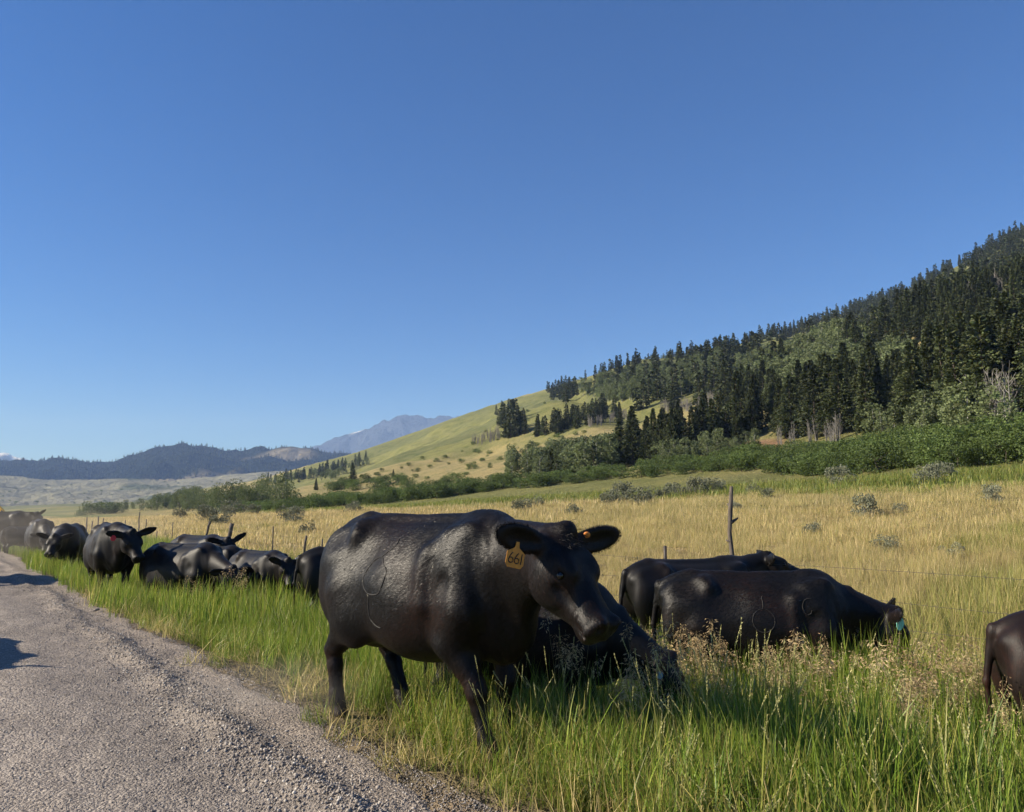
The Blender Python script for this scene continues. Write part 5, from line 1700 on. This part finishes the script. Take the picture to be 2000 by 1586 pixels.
def region(u0, u1, v0, v1, dens, seed):
    r_ = np.random.default_rng(seed)
    n = int((u1 - u0) * (v1 - v0) * dens)
    u = r_.uniform(u0, u1, n); v = r_.uniform(v0, v1, n)
    x = u * ROAD_D[0] + v * ROAD_N[0]; y = u * ROAD_D[1] + v * ROAD_N[1]
    px, py = pic_xy(x, y, land_z(x, y))
    ok = (y > 1.2) & (px > -350) & (px < 2350)
    return u[ok], v[ok], x[ok], y[ok], px[ok], py[ok], r_

def spread(name, label, protos, x, y, s, r_, tilt=.08, zs=None, dz=0.0):
    n = len(x)
    P = np.c_[x, y, land_z(x, y) + dz]
    sz = s if zs is None else zs
    scatter(name, label, protos, P, np.c_[r_.normal(0, tilt, n), r_.normal(0, tilt, n), r_.uniform(0, 6.283, n)], np.c_[s, s, sz], r_.integers(0, len(protos), n))

X, Yy, S, Rr = [], [], [], None
# tall green grass of the ditch and verge
u, v, x, y, px, py, r_ = region(-7, 11, 2.5, 8.2, 52, 1)
clump = fbm(x, y, 1.1, 3, 3)
sh = 0.35 * (1 - sstep(5.5, 9.0, u))
hgt = sstep(2.45, 4.0, v - sh) 
keep = (r_.uniform(0, 1, len(u)) < (0.18 + 0.82 * hgt) * (0.75 + .25 * clump)) & (v < 7.2 + .6 * clump)
s = (0.42 + 0.56 * hgt) * (1 + .14 * clump) * r_.uniform(.8, 1.15, len(u)) * (1 + .16 * sstep(1250, 1500, px))
spread('verge_grass', 'tall green grass on the roadside verge', TALL, x[keep], y[keep], s[keep], r_)
u, v, x, y, px, py, r_ = region(11, 48, 2.15, 8.0, 15, 2)
clump = fbm(x, y, .8, 3, 3); hgt = sstep(2.2, 3.6, v)
keep = r_.uniform(0, 1, len(u)) < (0.4 + .6 * hgt) * np.clip(22 / np.maximum(u, 1), .25, 1)
s = (0.68 + .42 * hgt) * (1 + .16 * clump) * r_.uniform(.8, 1.2, len(u))
spread('verge_grass', 'green grass along the verge farther up the road', FAR_V, x[keep], y[keep], s[keep], r_)
# shorter mixed grass near the gravel
u, v, x, y, px, py, r_ = region(-7, 16, 2.05, 4.6, 36, 3)
ew = edge_wobble(u); clump = fbm(x, y, 1.6, 3, 5)
keep = (v > 2.28 - .5 * ew + .18 * clump) & (r_.uniform(0, 1, len(u)) < np.clip(1.25 - .30 * (v - 2.2), .1, 1) * (.62 + .4 * clump))
s = (.58 + .68 * sstep(2.2, 3.1, v)) * r_.uniform(.75, 1.2, len(u))
spread('short_grass', 'short mixed grass at the edge of the gravel', MIDG, x[keep], y[keep], s[keep], r_, .14)
u, v, x, y, px, py, r_ = region(-7, 16, 1.95, 4.4, 38, 4)
ew = edge_wobble(u); clump = fbm(x, y, 1.4, 3, 8)
keep = (v > 2.14 - .5 * ew + .16 * clump) & (r_.uniform(0, 1, len(u)) < .55 + .5 * clump)
spread('short_grass', 'trampled pale grass between gravel and verge', LOWG + STRAW_T, x[keep], y[keep], r_.uniform(.6, 1.15, keep.sum()), r_, .2)
u, v, x, y, px, py, r_ = region(-6, 7, 2.4, 4.6, 14, 14)
keep = (px > 820) & (r_.uniform(0, 1, len(u)) < .7)
spread('short_grass', 'bent pale stems matted over the near verge', STRAW_T, x[keep], y[keep], r_.uniform(.8, 1.4, keep.sum()), r_, .3)
# seed heads: patches in front of the grazing cattle
u, v, x, y, px, py, r_ = region(-6, 20, 3.2, 7.2, 26, 5)
w = np.zeros(len(u))
for cx_, cy_, rx_, ry_, k in ((1640, 1420, 330, 130, 1.0), (1850, 1460, 220, 120, 1.1), (1450, 1420, 130, 60, .5), (1270, 1430, 130, 80, .8), (500, 1175, 150, 34, 1.1), (610, 1170, 40, 40, .8), (230, 1145, 60, 20, .5)):
    w = np.maximum(w, k * np.exp(-((px - cx_) / rx_) ** 2 - ((py - cy_) / ry_) ** 2))
keep = r_.uniform(0, 1, len(u)) < np.clip(w, 0, 1) * .34
spread('seeding_brome', 'tan drooping seed heads of brome grass in the verge', BROM, x[keep], y[keep], r_.uniform(.8, 1.08, keep.sum()), r_, .10)
u, v, x, y, px, py, r_ = region(-6, 16, 2.5, 6.8, 16, 6)
w = .16 + .8 * np.exp(-((px - 1150) / 330) ** 2) * (py > 1300) + .35 * (px > 1300) * (py > 1380)
keep = r_.uniform(0, 1, len(u)) < w * .55
spread('wheatgrass', 'pale wheatgrass spikes standing in the verge', WHEA, x[keep], y[keep], r_.uniform(.7, 1.05, keep.sum()) * (.62 + .38 * sstep(2.5, 3.8, v[keep])), r_, .16)
# dry field
u, v, x, y, px, py, r_ = region(-14, 32, 7.2, 24, 9, 7)
grn = fbm(x, y, .35, 3, 6) + 1.6 * sstep(10.5, 7.5, v)
keep = r_.uniform(0, 1, len(u)) < np.clip(14 / np.maximum(y, 1), .35, 1)
isg = grn > .78
spread('field_grass', 'dry golden grass of the near field', FIELD_N, x[keep & ~isg], y[keep & ~isg], r_.uniform(.6, 1.05, (keep & ~isg).sum()), r_)
spread('field_grass', 'greener grass patches beyond the fence', FIELD_G, x[keep & isg], y[keep & isg], r_.uniform(.8, 1.25, (keep & isg).sum()), r_)
u, v, x, y, px, py, r_ = region(-10, 75, 14, 44, 2.6, 8)
keep = (v > 20) | (u > 28)
gp = (fbm(x, y, .22, 3, 6) > 1.05) & keep; keep &= ~gp
spread('field_grass', 'dry golden grass across the middle of the field', FIELD_M, x[keep], y[keep], r_.uniform(.55, 1.0, keep.sum()), r_)
spread('field_grass', 'green patches in the middle of the dry field', FIELD_MG, x[gp], y[gp], r_.uniform(.55, .95, gp.sum()), r_)
u, v, x, y, px, py, r_ = region(30, 220, 8, 40, .32, 9)
spread('field_grass', 'dry golden grass at the far end of the field', FIELD_F, x, y, r_.uniform(.7, 1.1, len(x)), r_)
u, v, x, y, px, py, r_ = region(-5, 200, 40, 62, .5, 10)
keep = v + 3 * fbm(x, y, .05, 3, 1) + .02 * np.clip(u, 0, 200) > 42
spread('creek_grass', 'lush green grass strip along the creek', LUSH, x[keep], y[keep], r_.uniform(.6, 1.1, keep.sum()), r_)

# loose stones on the road
def stone(seed, sub=1):
    r_ = np.random.default_rng(seed)
    t = (1 + 5 ** .5) / 2
    V = np.array([(-1, t, 0), (1, t, 0), (-1, -t, 0), (1, -t, 0), (0, -1, t), (0, 1, t), (0, -1, -t), (0, 1, -t), (t, 0, -1), (t, 0, 1), (-t, 0, -1), (-t, 0, 1)], float)
    F = np.array([(0,11,5),(0,5,1),(0,1,7),(0,7,10),(0,10,11),(1,5,9),(5,11,4),(11,10,2),(10,7,6),(7,1,8),(3,9,4),(3,4,2),(3,2,6),(3,6,8),(3,8,9),(4,9,5),(2,4,11),(6,2,10),(8,6,7),(9,8,1)])
    V /= np.linalg.norm(V, axis=1)[:, None]
    V = V * r_.uniform(.72, 1.15, (12, 1)) * np.array((1, r_.uniform(.65, .95), r_.uniform(.5, .8)))
    return mk_mesh('stone', V * .5, F, [STONE], False)
STONE, nt, bs = mat('road_stone')
oi = N(nt, 'ShaderNodeObjectInfo'); tcs = N(nt, 'ShaderNodeTexCoord')
sr = ramp(nt, oi.outputs['Random'], [(0.0, (0.155, 0.137, 0.12)), (0.4, (0.25, 0.22, 0.192)), (0.8, (0.33, 0.292, 0.252)), (1.0, (0.54, 0.50, 0.44))])
ns = noise(nt, 6, 3, 0.6, tcs.outputs['Object']); nr_ = ramp(nt, ns.outputs[0], [(0.3, (0.8, 0.8, 0.8)), (0.7, (1.15, 1.15, 1.15))])
nt.links.new(mixc(nt, 'MULTIPLY', 1.0, sr.outputs[0], nr_.outputs[0]), bs.inputs['Base Color'])
bs.inputs['Roughness'].default_value = 0.95; bs.inputs['Specular IOR Level'].default_value = 0.15
STONES = [stone(k) for k in range(8)]
def pebbles(name, label, n, u0, u1, vf, smin_, smax_, seed, power=3.0):
    r_ = np.random.default_rng(seed)
    u = u0 * (u1 / u0) ** r_.uniform(0, 1, n); v = vf(r_, n, u)
    x = u * ROAD_D[0] + v * ROAD_N[0]; y = u * ROAD_D[1] + v * ROAD_N[1]
    z = np.maximum(road_z(u, v), np.where(v > 1.9, land_z(x, y), -9))
    s = smin_ + (smax_ - smin_) * r_.uniform(0, 1, n) ** power
    scatter(name, label, STONES, np.c_[x, y, z + s * .12], r_.uniform(0, 6.283, (n, 3)) * np.array((.12, .12, 1)), np.c_[s, s * r_.uniform(.8, 1.2, n), s * r_.uniform(.7, 1.2, n)], r_.integers(0, 8, n))
pebbles('loose_gravel', 'small loose stones over the gravel road', 64000, 1.6, 17, lambda r_, n, u: 2.25 - 3.9 * r_.uniform(0, 1, n) ** 1.7, .004, .016, 1, 2.6)
pebbles('loose_gravel', 'ridge of coarser stones along the road edge', 26000, 1.6, 20, lambda r_, n, u: 1.62 + .05 * np.sin(u * .9) + r_.normal(0, .17, n), .005, .028, 2, 3.0)
big = np.random.default_rng(4)
for k, (px, row, sz) in enumerate(((565, 1572, .055), (500, 1461, .05), (585, 1493, .045), (188, 1198, .10), (152, 1201, .08), (560, 1440, .035))):
    d_ = ray(np.array(float(px)), np.array(float(row))); t_ = -CAM[2] / d_[2]; p = CAM + d_ * t_
    o = link('stone', STONES[k % 8], None, (p[0], p[1], .03 + sz * .2), label=['pale cream stone at the bottom edge of the road', 'pale stone on the loose gravel ridge', 'light brown stone just right of the gravel ridge', 'large pale rock at the grass edge up the road', 'smaller pale rock left of the large one up the road', 'grey stone half sunk near the verge'][k], category='stone')
    o.scale = (sz, sz * .9, sz * .75); o.rotation_euler = (.2, .1, k * 1.3)
# ------------------------------------------------------------------ dust raised by the herd
def dust(name, label, c, r, dens, col=(0.86, 0.80, 0.72)):
    m = bpy.data.materials.new(name + '_air'); m.use_nodes = True
    nt = m.node_tree; nt.nodes.clear()
    out = nt.nodes.new('ShaderNodeOutputMaterial'); pv = nt.nodes.new('ShaderNodeVolumePrincipled')
    tc = N(nt, 'ShaderNodeTexCoord')
    ln = N(nt, 'ShaderNodeVectorMath', operation='LENGTH'); nt.links.new(tc.outputs['Object'], ln.inputs[0])
    mr = N(nt, 'ShaderNodeMapRange', interpolation_type='SMOOTHSTEP'); mr.inputs[1].default_value = 1.0; mr.inputs[2].default_value = 0.15; mr.inputs[3].default_value = 0; mr.inputs[4].default_value = 1
    nt.links.new(ln.outputs['Value'], mr.inputs[0])
    nz = noise(nt, 2.2, 3, 0.6, tc.outputs['Object'])
    r2 = N(nt, 'ShaderNodeMapRange'); r2.inputs[1].default_value = 0.38; r2.inputs[2].default_value = 0.7; nt.links.new(nz.outputs[0], r2.inputs[0])
    mu = N(nt, 'ShaderNodeMath', operation='MULTIPLY'); nt.links.new(mr.outputs[0], mu.inputs[0]); nt.links.new(r2.outputs[0], mu.inputs[1])
    m2 = N(nt, 'ShaderNodeMath', operation='MULTIPLY'); nt.links.new(mu.outputs[0], m2.inputs[0]); m2.inputs[1].default_value = dens
    nt.links.new(m2.outputs[0], pv.inputs['Density']); pv.inputs['Color'].default_value = (*col, 1); pv.inputs['Anisotropy'].default_value = 0.1
    nt.links.new(pv.outputs[0], out.inputs['Volume'])
    V, F = uv_sphere(1.0, 16, 10)
    o = link(name, mk_mesh(name, V, F, [m], True), None, c, kind='stuff', label=label)
    o.scale = r
    return o
p = stand(640, 5.9)
dust('dust', 'faint dust kicked up beside the hind feet of the big cow', (p[0] - .35, p[1] - .35, .18), (1.0, 0.9, .34), 0.30)
p = stand(60, 22)
dust('dust', 'pale dust over the road by the far cattle', (p[0] - 1, p[1], .8), (6, 9, 1.5), 0.055)
